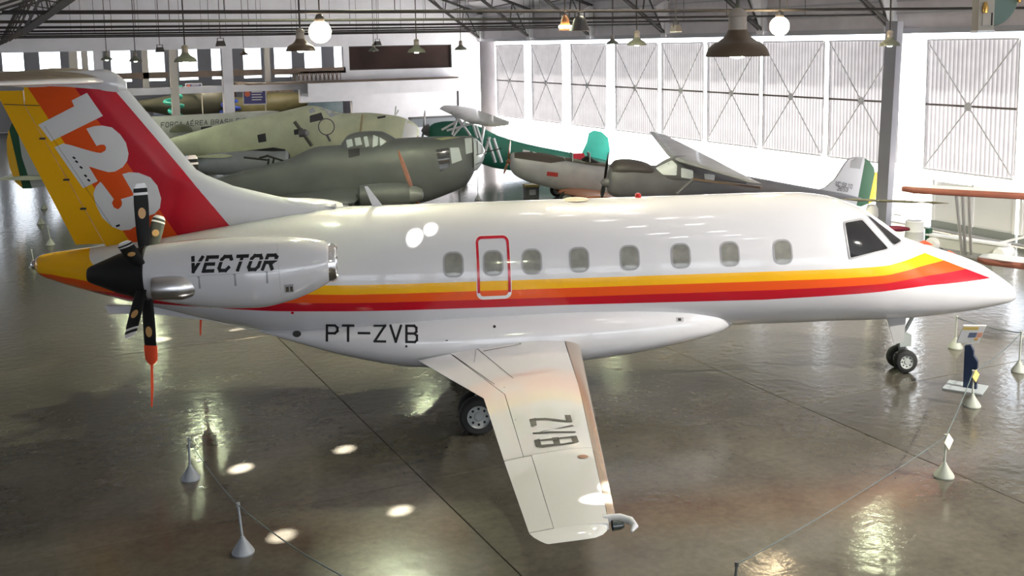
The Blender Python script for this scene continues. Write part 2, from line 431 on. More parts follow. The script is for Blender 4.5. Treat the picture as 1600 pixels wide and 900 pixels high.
# ---- door wall: columns, header, hung corrugated door leaves
TRY = [66.9*.9-6.62*k for k in range(0, 8)]      # truss and column lines along Y: 60.2 ... 13.9
Z_DB, Z_DT = 1.93, 6.03
wr = struct('wall_right')
mb = MB(); mb.box(X_DOOR, X_DOOR+.35, Y_NEAR, Y_BACK, 6.42, 8.3); mb.build('upper_panel', M_greywall, wr, smooth=False)
mb = MB()
for z in (6.9, 7.3, 7.7, 8.1): mb.box(X_DOOR-.05, X_DOOR, Y_NEAR, Y_BACK, z-.03, z+.03)
mb.build('girt', M_greysteel, wr, smooth=False)
mb = MB(); mb.box(X_DOOR-.12, X_DOOR+.15, Y_NEAR, Y_BACK, 6.24, 6.42); mb.build('header_beam', M_greysteel, wr, smooth=False)
mb = MB(); mb.box(X_DOOR+.1, X_DOOR+.3, Y_NEAR, 18.0, 0, 6.3); mb.build('solid_panel', M_greywall, wr, smooth=False)
mb = MB(); mb.box(X_DOOR-.1, X_DOOR+.3, Y_NEAR, Y_BACK, 0, .05); mb.build('door_rail', M_greysteel, wr, smooth=False)
col_me = None
def ipe(mb, x, y, z0, z1, w=.34, d=.42, mi=0):
    mb.box(x-d/2, x+d/2, y-.03, y+.03, z0, z1, mi); mb.box(x-d/2, x-d/2+.03, y-w/2, y+w/2, z0, z1, mi); mb.box(x+d/2-.03, x+d/2, y-w/2, y+w/2, z0, z1, mi)
for k, y in enumerate(TRY):
    b = MB()
    # white head plate that carries the truss foot on the header beam
    b.add([(X_DOOR-.3, y-.05, 6.42), (X_DOOR, y-.05, 6.42), (X_DOOR, y-.05, 8.0), (X_DOOR-.75, y-.05, 7.6), (X_DOOR-.3, y+.05, 6.42), (X_DOOR, y+.05, 6.42), (X_DOOR, y+.05, 8.0), (X_DOOR-.75, y+.05, 7.6)],
          [(0, 1, 2, 3), (7, 6, 5, 4), (0, 4, 5, 1), (1, 5, 6, 2), (2, 6, 7, 3), (3, 7, 4, 0)])
    b.box(X_DOOR-.32, X_DOOR-.28, y-.2, y+.2, 6.3, 7.7)
    b.build('truss_head_plate', M_whitesteel, wr, smooth=False)
b = MB(); b.box(X_DOOR+1.2, X_DOOR+1.5, 27.6, 28.2, 0, 6.4); b.build('outer_pier', mat('white_render', (.8, .8, .8), .8), wr, smooth=False)
# the grey raking post in front of the doors near the nose of the airliner
tp = at_x(1400, 33, 26.0); bt = at_x(1381, 352, 26.0)
pc = MB(); pc.beam(tp, (bt.x, bt.y, 0), .30, .34); pc.beam(tp+Vector((-.16, 0, 0)), Vector((bt.x-.16, bt.y, 0)), .5, .03)
o = pc.build('raking_post', mat('grey_post', (0.30, 0.30, 0.34), .5), smooth=False); o['kind'] = 'structure'; o.name = 'trim_1'

leaf_y = [(64.63, 60.58), (59.52, 55.65), (54.57, 50.64), (49.71, 45.65), (45.3, 41.82), (41.5, 37.74), (37.5, 33.72), (33.42, 29.75), (28.47, 24.64), (23.9, 20.1)]
def door_leaf(ya, yb, i):
    w = ya-yb; r = struct('door_%d' % i); r.location = (X_DOOR-.02, (ya+yb)/2, 0)
    n = int(w/0.16); b = MB(); vs = []; fs = []
    for k in range(n*2+1):
        y = -w/2+w*k/(n*2); x = 0.03*(1 if k % 2 else -1)
        vs += [(x, y, Z_DB), (x, y, Z_DT)]
    for k in range(n*2): fs.append((2*k, 2*k+2, 2*k+3, 2*k+1))
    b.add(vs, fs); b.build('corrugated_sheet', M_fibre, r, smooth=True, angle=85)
    c = MB()
    for z in (Z_DB, Z_DT): c.box(-.10, -.04, -w/2, w/2, z-.02, z+.02)
    for y in (-w/2, w/2): c.box(-.10, -.04, y-.02, y+.02, Z_DB, Z_DT)
    c.build('door_frame', M_whitesteel, r, smooth=False)
    zm = (Z_DB+Z_DT)/2+.02
    c = MB(); c.box(-.12, -.04, -w/2, w/2, zm-.03, zm+.03); c.build('middle_rail', mat('rail_brown_grey', (0.22, .19, .18), .6), r, smooth=False)
    for sgn in (1, -1):
        c = MB(); c.beam((-.13, -w/2*sgn, Z_DB), (-.13, w/2*sgn, Z_DT), .03, .03, up=(1, 0, 0)); c.build('diagonal_brace', M_whitesteel, r, smooth=False)
    c = MB(); c.lathe([(0, -.17), (.14, -.17), (.14, -.15), (0, -.15)], 8, 'x', (0, 0, zm)); c.build('gusset_plate', M_whitesteel, r, smooth=False)
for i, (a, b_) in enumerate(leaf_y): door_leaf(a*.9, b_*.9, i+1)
# low white lower doors with a dark sill, right of the raking post
for k, (ya, yb) in enumerate(((25.4, 22.2), (22.1, 18.8))):
    r = struct('door_%d' % (k+11)); r.location = (X_DOOR+.1, 0, 0)
    b = MB(); b.box(0, .06, yb, ya, .28, 1.55); b.build('lower_panel', mat('white_sheet', (.75, .75, .76), .6), r, smooth=False)
    b = MB(); b.box(-.06, .08, yb, ya, .05, .28); b.build('door_sill', mat('grey_green_sill', (.22, .24, .23), .6), r, smooth=False)
    for y in (ya-.06, (ya+yb)/2, yb+.06):
        b = MB(); b.box(-.05, 0, y-.05, y+.05, .28, 1.6); b.build('door_stile', M_whitesteel, r, smooth=False)

# ---- back wall: mezzanine parapet, window openings above, open bays on the left towards the next hall
wb = struct('wall_back')
Yb = Y_BACK
def wbx(px, py=100): return at_y(px, py, Yb).x
x706, x546, x537, x475 = wbx(706), wbx(546), wbx(537), wbx(475)
def wbox(name, x0, x1, z0, z1, m_=M_wall, dy=0.0, th=.35, parent=wb):
    b = MB(); b.box(x0, x1, Yb-dy, Yb-dy+th, z0, z1); return b.build(name, m_, parent, smooth=False)
Zt, Zs = 6.12, 4.75                                  # head and sill of the upper openings
wbox('gable', -26, X_DOOR, Zt, 13.5)
wbox('pier', x706, X_DOOR, 0, Zt)
wbox('pier', x537, x546, Zs, Zt)
wbox('spandrel', x475-.3, x706, 4.05, Zs)
wbox('lower_wall', wbx(548), x706, 0, 4.05)
wbox('lintel', x475-.3, wbx(548), 3.0, 4.05)
# projecting parapet of the mezzanine
b = MB(); b.box(wbx(470), wbx(718), Yb-1.3, Yb-1.15, 3.55, 4.12); b.box(wbx(470), wbx(718), Yb-1.3, Yb, 3.4, 3.55)
b.build('mezzanine_parapet', M_wall, wb, smooth=False)
b = MB(); b.box(wbx(380), wbx(706), Yb-1.0, Yb-.05, 4.13, 4.22); b.build('brown_coping', M_brown, wb, smooth=False)
b = MB(); b.box(wbx(714)-.05, wbx(714)+.05, Yb-.06, Yb, 0, 3.4); b.build('drain_pipe', M_rod, wb, smooth=False)
# left part: deep beam at mezzanine level on white columns
wbox('deep_beam', -26, x475-.3, 3.75, 4.12)
for px, w, nm in ((355, .55, 'white_column'), (-60, .5, 'white_column')):
    x = wbx(px); wbox(nm, x-w/2, x+w/2, 0, Zt, dy=.1, th=.5)
M_beige = mat('beige_post', (.62, .58, .52), .7)
for px in (271, 115): 
    x = wbx(px); wbox('beige_post', x-.2, x+.2, 0, Zt, M_beige, dy=.05, th=.3)
for px in (154,): x = wbx(px); wbox('white_column', x-.22, x+.22, Zs-.7, Zt, dy=.05, th=.3)
for px in (418, 133, 227): x = wbx(px); wbox('window_mullion', x-.15, x+.15, Zs-.6, Zt, M_beige, th=.2)
for a, c in ((-100, 154), (156, 262), (280, 348), (362, 410), (425, 540)):
    wbox('window_board', wbx(a), wbx(c), 4.62, 4.95, M_brown, th=.12)
# closed dark window at the right
wn = struct('window_1'); wbox('pane', x546, x706, Zs, Zt, mat('dark_glass', (.035, .017, .013), .6, var=.4, scale=.6, spec=.2), dy=-.15, th=.05, parent=wn)
b = MB(); b.box(x546, x706, Yb+.1, Yb+.16, Zs, Zs+.05); b.box(x546, x706, Yb+.1, Yb+.16, Zt-.05, Zt); b.box(x546, x546+.06, Yb+.1, Yb+.16, Zs, Zt); b.box(x706-.06, x706, Yb+.1, Yb+.16, Zs, Zt)
b.build('window_frame', M_steel, wn, smooth=False)
wn = struct('window_2'); wbox('pane', wbx(480), wbx(534), 1.8, 3.0, mat('teal_glass', (.10, .15, .17), .2, var=.3, scale=1), dy=-.1, th=.05, parent=wn)
# next hall behind: floor is shared; far wall with daylight slots, side wall, roof
wf = struct('wall_far'); Yf = 92.0
b = MB(); b.box(-26, X_DOOR+6, Yf, Yf+.3, 0, 3.6); b.box(-26, X_DOOR+6, Yf, Yf+.3, 7.6, 12); 
k = -26
while k < X_DOOR+6: b.box(k, k+1.1, Yf, Yf+.3, 3.6, 7.6); k += 2.6
b.build('slotted_panel', mat('far_wall', (.5, .5, .52), .8), wf, smooth=False)
for nm, x0 in (('wall_hall_right', X_DOOR+1), ('wall_hall_left', -26.3)):
    b = MB(); b.box(x0, x0+.3, Yb, Yf, 0, 12); b.build('side_panel', M_greywall, struct(nm), smooth=False)
b = MB(); b.box(-26, X_DOOR+6, Yb+.4, Yf, 9.0, 9.2); b.build('hall_roof', M_roof, struct('ceiling'), smooth=False)

# ---- left wall and the wall behind the camera, unseen window strips placed and sized to light the hangar
wl = struct('wall_left'); b = MB()
b.box(-26.3, -26, Y_NEAR, Yb, 0, 3.6); b.box(-26.3, -26, Y_NEAR, Yb, 7.8, 9.5); b.build('wall_panel', M_greywall, wl, smooth=False)
y = Y_NEAR; b = MB()
while y < Yb: b.box(-26.3, -26, y, y+(5.1 if y < 27 else .8), 3.6, 7.8); y += 5.2
b.build('wall_pier', M_greywall, wl, smooth=False)
wn_ = struct('wall_near'); b = MB()
NZ0, NZ1 = 0.9, 6.6
b.box(-26, X_DOOR, Y_NEAR-.3, Y_NEAR, 0, NZ0); b.box(-26, X_DOOR, Y_NEAR-.3, Y_NEAR, NZ1, 13.5); b.build('wall_panel', M_wall, wn_, smooth=False)
b = MB(); b.box(-26, -14, Y_NEAR-.3, Y_NEAR, NZ0, NZ1); x = -14
while x < X_DOOR: b.box(x, x+.8, Y_NEAR-.3, Y_NEAR, NZ0, NZ1); x += 5.0
b.build('wall_pier', M_wall, wn_, smooth=False)

# ---- roof: two slopes with rows of small skylight holes
RIDGE_X, RIDGE_Z, EAVE_Z = 13.7, 12.2, 8.1
SLOPE = (RIDGE_Z-EAVE_Z)/(X_DOOR+.3-RIDGE_X)
def roof_z(x): return RIDGE_Z - abs(x-RIDGE_X)*SLOPE if x > RIDGE_X else max(RIDGE_Z-(RIDGE_X-x)*SLOPE, 8.1)
SKY_HOLES = []                                     # (x, y, radius_x, radius_y, turn)
def hole_for(p, rx=.19, ry=.15, turn=0.0):
    """skylight hole whose patch of sun falls on point p"""
    p = Vector(p); t = 0
    for _ in range(30): t = (roof_z((p+SUN_DIR*t).x)-p.z)/SUN_DIR.z
    q = p+SUN_DIR*t; SKY_HOLES.append((q.x, q.y, rx, ry, turn))
# ================================================================== THE AIRLINER (local frame: x to the nose, origin under the nose wheel)
class Frame:
    """vertical centre plane of an aircraft: turns pixels of the photograph into its local coordinates"""
    def __init__(s, loc, psi):
        s.o = Vector(loc); s.psi = psi; s.f = Vector((math.cos(psi), math.sin(psi), 0)); s.l = Vector((-math.sin(psi), math.cos(psi), 0))
    def loc(s, P): d = Vector(P)-s.o; return Vector((d.dot(s.f), d.dot(s.l), d.z))
    def world(s, p): return s.o + s.f*p[0] + s.l*p[1] + Vector((0, 0, p[2]))
    def px(s, x, y, lat=0.0):
        d = pray(x, y); P0 = s.o+s.l*lat; t = (P0-C_LOC).dot(s.l)/d.dot(s.l); return s.loc(C_LOC+d*t)
    def cam(s): return s.loc(C_LOC)
    def ray(s, x, y): d = pray(x, y); return Vector((d.dot(s.f), d.dot(s.l), d.z))
    def cast(s): 
        c = s.cam(); return lambda p: (c, s.ray(p[0], p[1]).normalized())
def side_cast(sgn): return lambda p: (Vector((p[0], sgn*6.0, p[1])), Vector((0, -sgn, 0)))
JN = at_z(1405, 578, 0); JF = Frame(JN, R(-19.75))
jet = thing('airliner', 'large white twin pusher-propeller airliner with yellow, orange and red stripes', 'airplane', JN, R(-19.75))

# --- fuselage
FUS = [(2.24, 1.375, 1.345, .02), (2.16, 1.50, 1.24, .13), (2.0, 1.63, 1.19, .22), (1.8, 1.77, 1.16, .31), (1.5, 1.96, 1.12, .43), (1.0, 2.17, 1.07, .58), (.5, 2.34, 1.04, .70), (0, 2.52, 1.02, .80),
       (-.5, 2.87, 1.02, .93), (-1, 3.18, 1.03, 1.07), (-1.5, 3.34, 1.04, 1.14), (-2, 3.405, 1.04, 1.17), (-3, 3.42, 1.05, 1.18), (-9, 3.42, 1.06, 1.18), (-10.05, 3.42, 1.10, 1.14), (-11.4, 3.28, 1.27, 1.0),
       (-12.2, 3.17, 1.47, .87), (-13.3, 3.0, 1.78, .66), (-13.8, 2.94, 1.92, .55), (-14.4, 2.87, 2.10, .43), (-15.0, 2.81, 2.31, .29), (-15.25, 2.77, 2.42, .21), (-15.33, 2.72, 2.50, .13)]
SB = {  # stripe boundaries: z against x
 0: [(-15.4, 3.6), (-14.7, 3.6), (-14.35, 2.72), (-14.1, 2.45), (-13, 2.33), (-10, 2.285), (-6.3, 2.26), (-3, 2.24), (-.7, 2.22), (.15, 2.30), (2.3, 2.45)],
 1: [(-15.4, 2.50), (-15.04, 2.48), (-14.37, 2.36), (-13, 2.21), (-10, 2.12), (-6.3, 2.095), (-3, 2.07), (-.7, 2.05), (.15, 2.13), (2.3, 2.28)],
 2: [(-15.4, 2.2), (-14.3, 2.18), (-13.3, 2.10), (-12.5, 2.03), (-10, 1.975), (-6.3, 1.93), (-3, 1.905), (-.7, 1.905), (.15, 1.95), (2.3, 2.02)],
 3: [(-15.4, 2.0), (-14.1, 1.99), (-12.65, 1.92), (-11.3, 1.85), (-10, 1.825), (-6.3, 1.785), (-3, 1.72), (-.7, 1.76), (.15, 1.78), (2.3, 1.76)]}
def pl(tab, x): return np.interp(x, [t[0] for t in tab], [t[1] for t in tab])
def stripe(x, z):
    b = [pl(SB[i], x) for i in range(4)]
    if z >= b[0]: return -(z-b[0])/.165
    for i in range(3):
        if z >= b[i+1]: return i + (b[i]-z)/(b[i]-b[i+1])
    return 3+(b[3]-z)/.165
mb = body(MB(), FUS, n=96, step=.05)
mb.attrs['band'] = [stripe(p[0], p[2]) for p in mb.v]
c1, c2 = Vector((.40, 2.22)), Vector((1.51, 1.77)); cn = Vector((c2.y-c1.y, -(c2.x-c1.x))).normalized()
cn = -cn if cn.x < 0 else cn
mb.attrs['nosecut'] = [(Vector((p[0], p[2]))-c1).dot(cn) for p in mb.v]
M_livery = banded('fuselage_paint', 'band', [WHITE, YEL, ORA, RED, WHITE], [0, 1, 2, 3], rough=.25, coat=.7, spec=.3, extra=[('nosecut', 0.0, WHITE)])
fus = mb.build('fuselage', M_livery, jet, angle=60)
mb = body(MB(), [(-3.35, 1.5, 1.05, .55), (-3.7, 1.58, .95, .82), (-4.4, 1.69, .84, 1.08), (-5.4, 1.76, .70, 1.24), (-6.5, 1.78, .62, 1.30), (-8, 1.76, .61, 1.30), (-9, 1.72, .66, 1.24), (-10, 1.62, .86, 1.08), (-11, 1.5, 1.17, .78), (-11.6, 1.42, 1.37, .5)], n=64, step=.1, power=2.5)
fair = mb.build('belly_fairing', M_white, jet, angle=60)
mb = body(MB(), [(-15.30, 2.70, 2.51, .13), (-15.38, 2.69, 2.52, .11), (-15.42, 2.64, 2.57, .05)], n=24, step=.02)
mb.build('tail_lamp', M_chrome, jet)

# --- cabin windows and emergency exit
T_f = bvh_of(fus); T_all = bvh_of(fus, fair)
WX = [-8.32, -7.66, -7.01, -6.21, -5.35, -4.47, -3.62, -2.69]
for sgn in (-1, 1):
    for x in WX:
        w = decal('cabin_window', [rrect(x, 2.56, .30, .37, .11)], side_cast(sgn), T_f, M_pane, jet, .08, off=.003)
        decal('window_frame', ring_quads(rrect(x, 2.56, .345, .415, .13), rrect(x, 2.56, .29, .36, .10)), side_cast(sgn), T_f, M_greytrim, w, .08, off=.007)
def split_ring(o, i, z):
    q = ring_quads(o, i); return [(p, 0 if sum(v.y for v in p)/4 > z else 1) for p in q]
decal('emergency_exit_outline', split_ring(rrect(-7.655, 2.475, .56, 1.02, .10), rrect(-7.655, 2.475, .47, .93, .06), 2.27), side_cast(-1), T_f, [M_red, M_whiteflat], jet, .06, off=.005)
decal('exit_inner_line', ring_quads(rrect(-7.655, 2.475, .585, 1.045, .11), rrect(-7.655, 2.475, .56, 1.02, .10)), side_cast(-1), T_f, M_whiteflat, jet, .06, off=.0045)

# --- cockpit glazing
def px_poly_round(pts, r=3, n=4):
    out = []; P = [Vector(p) for p in pts]
    for i, p in enumerate(P):
        a = (P[i-1]-p).normalized(); b = (P[(i+1) % len(P)]-p).normalized()
        for k in range(n+1):
            t = k/n; out.append(((p+a*r)*(1-t)**2 + p*2*t*(1-t) + (p+b*r)*t*t))
    return out
def grow_poly(poly, d):
    c = sum(poly, Vector((0, 0)))/len(poly); return [p+(p-c).normalized()*d for p in poly]
def mirror_obj(o, name, parent):
    me = o.data.copy()
    for v in me.vertices: v.co.y = -v.co.y
    me.flip_normals(); return obj(name, me, parent)
for nm, pts in (('cockpit_side_window', [(1319, 348), (1346.5, 343), (1388, 389), (1328, 404)]), ('windshield_pane', [(1355, 337.5), (1361, 340), (1409, 377), (1397, 384)])):
    poly = px_poly_round(pts)
    w = decal(nm, [poly], JF.cast(), T_f, M_cockpit, jet, 4, off=.006)
    fr = decal('window_frame', ring_quads(grow_poly(poly, 2.2), grow_poly(poly, -1.2)), JF.cast(), T_f, M_greytrim, w, 6, off=.012)
    w2 = mirror_obj(w, nm, jet); mirror_obj(fr, 'window_frame', w2)

# --- fin: bands run parallel to the leading edge
def fin_le(z): return np.interp(z, [2.9, 3.46, 3.6, 3.85, 4.11, 5.3, 5.7, 5.86], [-9.3, -10.3, -11.1, -12.0, -12.57, -13.47, -13.78, -14.05])
def fin_te(z): return np.interp(z, [2.7, 2.9, 5.31, 5.9], [-14.62, -14.65, -15.66, -15.9])
FB = [((5.64, -15.25), (3.02, -13.78)), ((5.55, -14.44), (3.07, -12.98)), ((5.53, -13.85), (3.23, -12.12))]
def finband(x, z):
    xb = [np.interp(z, [2, 6.2], [b[0][1]+(2-b[0][0])*(b[1][1]-b[0][1])/(b[1][0]-b[0][0]), b[0][1]+(6.2-b[0][0])*(b[1][1]-b[0][1])/(b[1][0]-b[0][0])]) for b in FB]
    if x < xb[0]: return (x-xb[0])
    if x < xb[1]: return (x-xb[0])/(xb[1]-xb[0])
    if x < xb[2]: return 1+(x-xb[1])/(xb[2]-xb[1])
    return 2+(x-xb[2])
M_finpaint = banded('fin_paint', 'band', [YEL, ORA, RED, WHITE], [0, 1, 2], rough=.3, coat=.05, spec=.3, extra=[('topcut', 0, WHITE)])
hingez = lambda z: np.interp(z, [2.93, 5.3], [-14.18, -15.31])
def fin_part(name, xa, xb, ztab, tk, parent=jet):
    b = MB(); rings = []
    for z in ztab:
        le, te = float(fin_le(z)), float(fin_te(z)); a, c = float(xa(z)), float(xb(z)); chord = min(le-te, 2.6)
        up = []; lo = []
        for i in range(25):
            x = a+(c-a)*i/24; d = min(max((le-x)/max(le-te, .01), 0), 1); back = (x-te)
            t = tk*min(1, math.sqrt(max(le-x, 0)/.55))*min(1, .12+back/1.4)
            up.append(Vector((x, t, z))); lo.append(Vector((x, -t, z)))
        rings.append(up + lo[::-1])
    b.loft(rings, 0, True)
    b.attrs['band'] = [finband(p[0], p[2]) for p in b.v]
    b.attrs['topcut'] = [p[2]-np.interp(p[0], [-15.66, -15.0, -14.6, -13.85], [5.68, 5.62, 5.60, 5.52]) for p in b.v]
    return b.build(name, M_finpaint, parent, angle=50)
ZT = [2.75, 2.9, 3.05, 3.2, 3.35, 3.46, 3.55, 3.65, 3.75, 3.85, 3.95, 4.05, 4.15, 4.3] + [4.3+.1*k for k in range(1, 16)]
fin = fin_part('fin', fin_le, lambda z: hingez(z)+.012, ZT, .105)
rud = fin_part('rudder', lambda z: hingez(z)-.012, fin_te, [2.93+.1*k for k in range(26)]+[5.55], .10)
for z in (3.55, 4.05, 4.75):
    mb = MB(); mb.box(float(hingez(z))-.045, float(hingez(z))+.045, -.118, -.07, z-.014, z+.014); mb.build('hinge_fairing', M_seam, rud, smooth=False)
mb = body(MB(), [(-13.66, 5.66, 5.50, .03), (-13.78, 5.78, 5.45, .09), (-14.0, 5.87, 5.44, .11), (-14.5, 5.86, 5.5, .10), (-15.4, 5.87, 5.6, .09), (-15.9, 5.88, 5.72, .06), (-16.1, 5.86, 5.78, .02)], n=28, step=.08)
mb.build('bullet_fairing', M_white, jet)
for s in (-1, 1):
    secs = [((-13.98, s*.04, 5.67), (-15.5, s*.04, 5.86), .13), ((-14.85, s*2.95, 5.74), (-15.75, s*2.95, 5.86), .12)]
    mb = MB(); wing(mb, secs, .06, .68); mb.build('stabilizer', M_shadedtop, jet, angle=50)
    mb = MB(); wing(mb, secs, .69, 1.0); mb.build('elevator', M_shadedtop, jet, angle=50)
    mb = MB(); wing(mb, secs, 0.0, .055, grow=.004); mb.build('leading_edge', M_white, jet, angle=50)
T_fin = bvh_of(fin, rud)
N1 = [(136, 145), (161, 181), (80, 221), (60, 195), (116, 166), (112, 157)]
N2 = [(135, 201), (147, 197), (160, 196), (175, 199), (188, 210), (197, 223), (201, 240), (199, 251), (192, 261), (180, 268), (170, 269), (155, 265), (139, 260), (153, 283), (130, 294), (85, 230), (99, 224), (112, 227), (135, 234), (150, 238), (158, 239), (165, 235), (166, 230), (163, 226), (157, 226), (151, 228)]
N3 = [(191, 272), (202, 269), (217, 270), (235, 277), (246, 290), (252, 310), (250, 325), (242, 334), (232, 337), (222, 334), (219, 345), (213, 353), (203, 359), (190, 360), (175, 354), (160, 340), (150, 320), (146, 303), (150, 291), (157, 284), (160, 287), (178, 311), (175, 317), (178, 324), (185, 327), (190, 322), (191, 316), (189, 311), (210, 305)]
for q in (N1, N2, N3): decal('numeral', [q], JF.cast(), T_fin, M_whiteflat, fin, 6, off=.006)
marks = [[(x, y), (x+4, y+3), (x+2, y+5), (x-2, y+2)] for x, y in ((115, 244), (119, 250), (126, 259), (133, 272), (138, 279))] + [[(181, 352), (187, 350), (188, 353), (182, 355)]]
for q in marks: decal('fin_marking', [q], JF.cast(), T_fin, M_black, fin, 6, off=.009)
mb = MB(); mb.tube([JF.px(110, 162), JF.px(165, 340)], .004, 4)
def px_line(a, b, w):
    a = Vector(a); b = Vector(b); d = (b-a).normalized(); n = Vector((-d.y, d.x))*w/2; return [a-n, b-n, b+n, a+n]
decal('panel_seam', [px_line((70, 197), (175, 354), .5), px_line((6, 163), (62, 165), 1.2)], JF.cast(), T_fin, M_seam, fin, 20, off=.008)

# --- tail cone underside: ventral strake, dorsal air intake and antennas
mb = MB(); P = [JF.px(165, 477), JF.px(172, 489), JF.px(235, 489), JF.px(330, 500), JF.px(450, 527), JF.px(470, 516), JF.px(380, 492), JF.px(250, 478)]
for s in (1,):
    vs = [(p.x, -.055, p.z) for p in P]+[(p.x, .055, p.z) for p in P]; n = len(P)
    mb.add(vs, [tuple(range(n)), tuple(range(2*n-1, n-1, -1))]+[(i, i+n, (i+1) % n+n, (i+1) % n) for i in range(n)])
mb.build('ventral_strake', M_white, jet, smooth=False)
mb = body(MB(), [(-10.35, 3.47, 3.40, .06), (-10.28, 3.50, 3.38, .09), (-10.9, 3.58, 3.3, .1), (-11.7, 3.72, 3.3, .06)], n=16, step=.1)
mb.build('dorsal_intake', M_white, jet)
def fin_antenna(px0, px1, h=.0):
    a = JF.px(*px0); b = JF.px(*px1); m_ = MB(); m_.add([(a.x-.09, -.012, a.z), (a.x+.09, -.012, a.z), (b.x+.025, -.006, b.z), (b.x-.03, -.006, b.z), (a.x-.09, .012, a.z), (a.x+.09, .012, a.z), (b.x+.025, .006, b.z), (b.x-.03, .006, b.z)],
        [(0, 1, 2, 3), (7, 6, 5, 4), (0, 4, 5, 1), (1, 5, 6, 2), (2, 6, 7, 3), (3, 7, 4, 0)]); return m_
fin_antenna((590, 322), (572, 291)).build('blade_antenna', M_white, jet, smooth=False)
a = JF.px(997, 309); mb = MB(); mb.lathe([(.0, .09), (.03, .085), (.055, .06), (.06, .0)], 14, 'z', (a.x, 0, 3.41)); mb.build('beacon_lamp', mat('red_lens', (.6, .02, .02), .15, coat=.8), jet)
mb = MB(); mb.lathe([(.0, .03), (.2, .02), (.24, .0)], 20, 'z', (JF.px(900, 309).x, 0, 3.415)); mb.build('dome_antenna', mat('tan_dome', (.5, .42, .33), .4), jet)
for px, pz in (((1440, 381), .0), ((1478, 397), .0)):
    p = JF.px(*px, lat=.35); mb = MB(); mb.tube([p+Vector((-.10, 0, -.02)), p+Vector((.06, 0, .03)), p+Vector((.22, 0, -.03))], [.035, .04, .008], 8); mb.build('red_pitot_cover', M_redflag, jet)

# --- belly lettering and small marks
q, wl_ = text_quads('PT-ZVB', cell=.66, gap=.34, wt=.15)
def bil(p, q4, w):
    u, v = p.x/w, p.y; a, b, c, d = [Vector(t) for t in q4]; return (a*(1-u)+b*u)*(1-v) + (d*(1-u)+c*u)*v
Q4 = [(511, 532), (651.5, 534.5), (651.5, 509.5), (511, 508)]
decal('registration_lettering', [[bil(p, Q4, wl_) for p in k] for k in q], JF.cast(), T_all, M_black, jet, 4, off=.006)
spots = [[Vector((cx+rx*math.cos(k*PI/5), cy+ry*math.sin(k*PI/5))) for k in range(10)] for cx, cy, rx, ry in ((464, 522, 7, 5), (772.5, 510.5, 2.5, 2.5), (635, 541, 2, 2), (698, 532, 2.5, .8))]
for q in spots: decal('drain_port', [q], JF.cast(), T_all, M_seam, jet, 5, off=.006)
decal('red_port', [[Vector((457+2.6*math.cos(k*PI/5), 488.5+2*math.sin(k*PI/5))) for k in range(10)]], JF.cast(), T_all, M_red, jet, 5, off=.006)
decal('static_port', [px_poly_round([(1056, 496), (1068, 496), (1068, 503), (1056, 503)], 1.5)], JF.cast(), T_all, M_greytrim, jet, 5, off=.006)
decal('static_port', [px_poly_round([(1059, 497.5), (1064, 497.5), (1064, 501.5), (1059, 501.5)], 1)], JF.cast(), T_all, M_black, jet, 5, off=.009)

# --- wings
def wsec(y, s):
    a = abs(y); le = -6.22-.115*(a-1.2); te = np.interp(a, [1.0, 1.3, 3.9, 8.7, 8.95], [-9.05, -8.95, -8.06, -7.97, -7.85])
    zl = 1.09+.039*(a-1.3); zt = np.interp(a, [1.3, 3.9, 6.5, 8.7], [1.0, 1.17, 1.24, 1.36])
    return (le, s*a, zl), (float(te), s*a, float(zt)), float(np.interp(a, [1, 4, 8.7], [.13, .125, .11]))
M_tanglint = mat('tan_reflection_edge', (.42, .33, .26), .22, .6)  # tan puts a warm reflection into the colour of the metal strip
for s in (-1, 1):
    YS = [.9, 1.3, 1.9, 2.6, 3.3, 3.9, 4.8, 5.7, 6.44]; YO = [6.45, 7.2, 8.0, 8.66]
    mb = MB(); wing(mb, [wsec(y, s) for y in YS], .10, .80, 10); wing(mb, [wsec(y, s) for y in YO], .10, .72, 10)
    # rounded tip cap
    tip = [wsec(8.66, s)]; rings = []
    for k in range(5):
        a = k/4*PI/2; le, te, th = wsec(8.66+.26*math.sin(a), s); g = math.cos(a)
        lx = le[0]-.22*(1-g)-.10; tx = te[0]+.05*(1-g)
        rings.append(((lx, le[1], le[2]), (tx, te[1], te[2]), max(th*g, .008)))
    wing(mb, rings, .0, 1.0, 10)
    wg = mb.build('wing', M_wing, jet, angle=50)
    mb = MB(); wing(mb, [wsec(y, s) for y in [1.3, 1.9, 2.6, 3.3, 3.9, 4.8, 5.7, 6.44]], .806, 1.0, 8); mb.build('flap', M_wing, wg, angle=50)
    mb = MB(); wing(mb, [wsec(y, s) for y in [6.47, 7.2, 8.0, 8.64]], .726, 1.0, 8); ail = mb.build('aileron', M_wing, wg, angle=50)
    mb = MB(); wing(mb, [wsec(y, s) for y in [1.2, 1.9, 3.3, 4.8, 6.4, 7.6, 8.45]], 0, .095, 8, grow=.002); mb.build('leading_edge', M_tanglint, wg, angle=50)
    # light recess and its curved white horn at the tip of the leading edge
    le, te, th = wsec(8.66, s); le = Vector(le)
    mb = MB(); pts = [le+Vector((-.12, -.16*s, .01)), le+Vector((.06, -.15*s, .015)), le+Vector((.15, -.08*s, .01)), le+Vector((.17, .03*s, .0)), le+Vector((.12, .10*s, -.02))]
    mb.tube(pts, [.045, .045, .042, .035, .012], 12); mb.build('tip_horn', M_white, wg)
    mb = MB(); mb.lathe([(0, .08), (.03, .07), (.05, .03), (.055, -.05)], 12, 'x', le+Vector((.0, -.03*s, -.005))); mb.build('navigation_lamp', mat('dark_lamp_glass', (.02, .03, .03), .05, coat=1), wg)
    if s < 0: wing_r = wg; ail_r = ail; flap_r = wg.children[0]
T_w = bvh_of(wing_r, ail_r, flap_r)
wc = JF.cast()
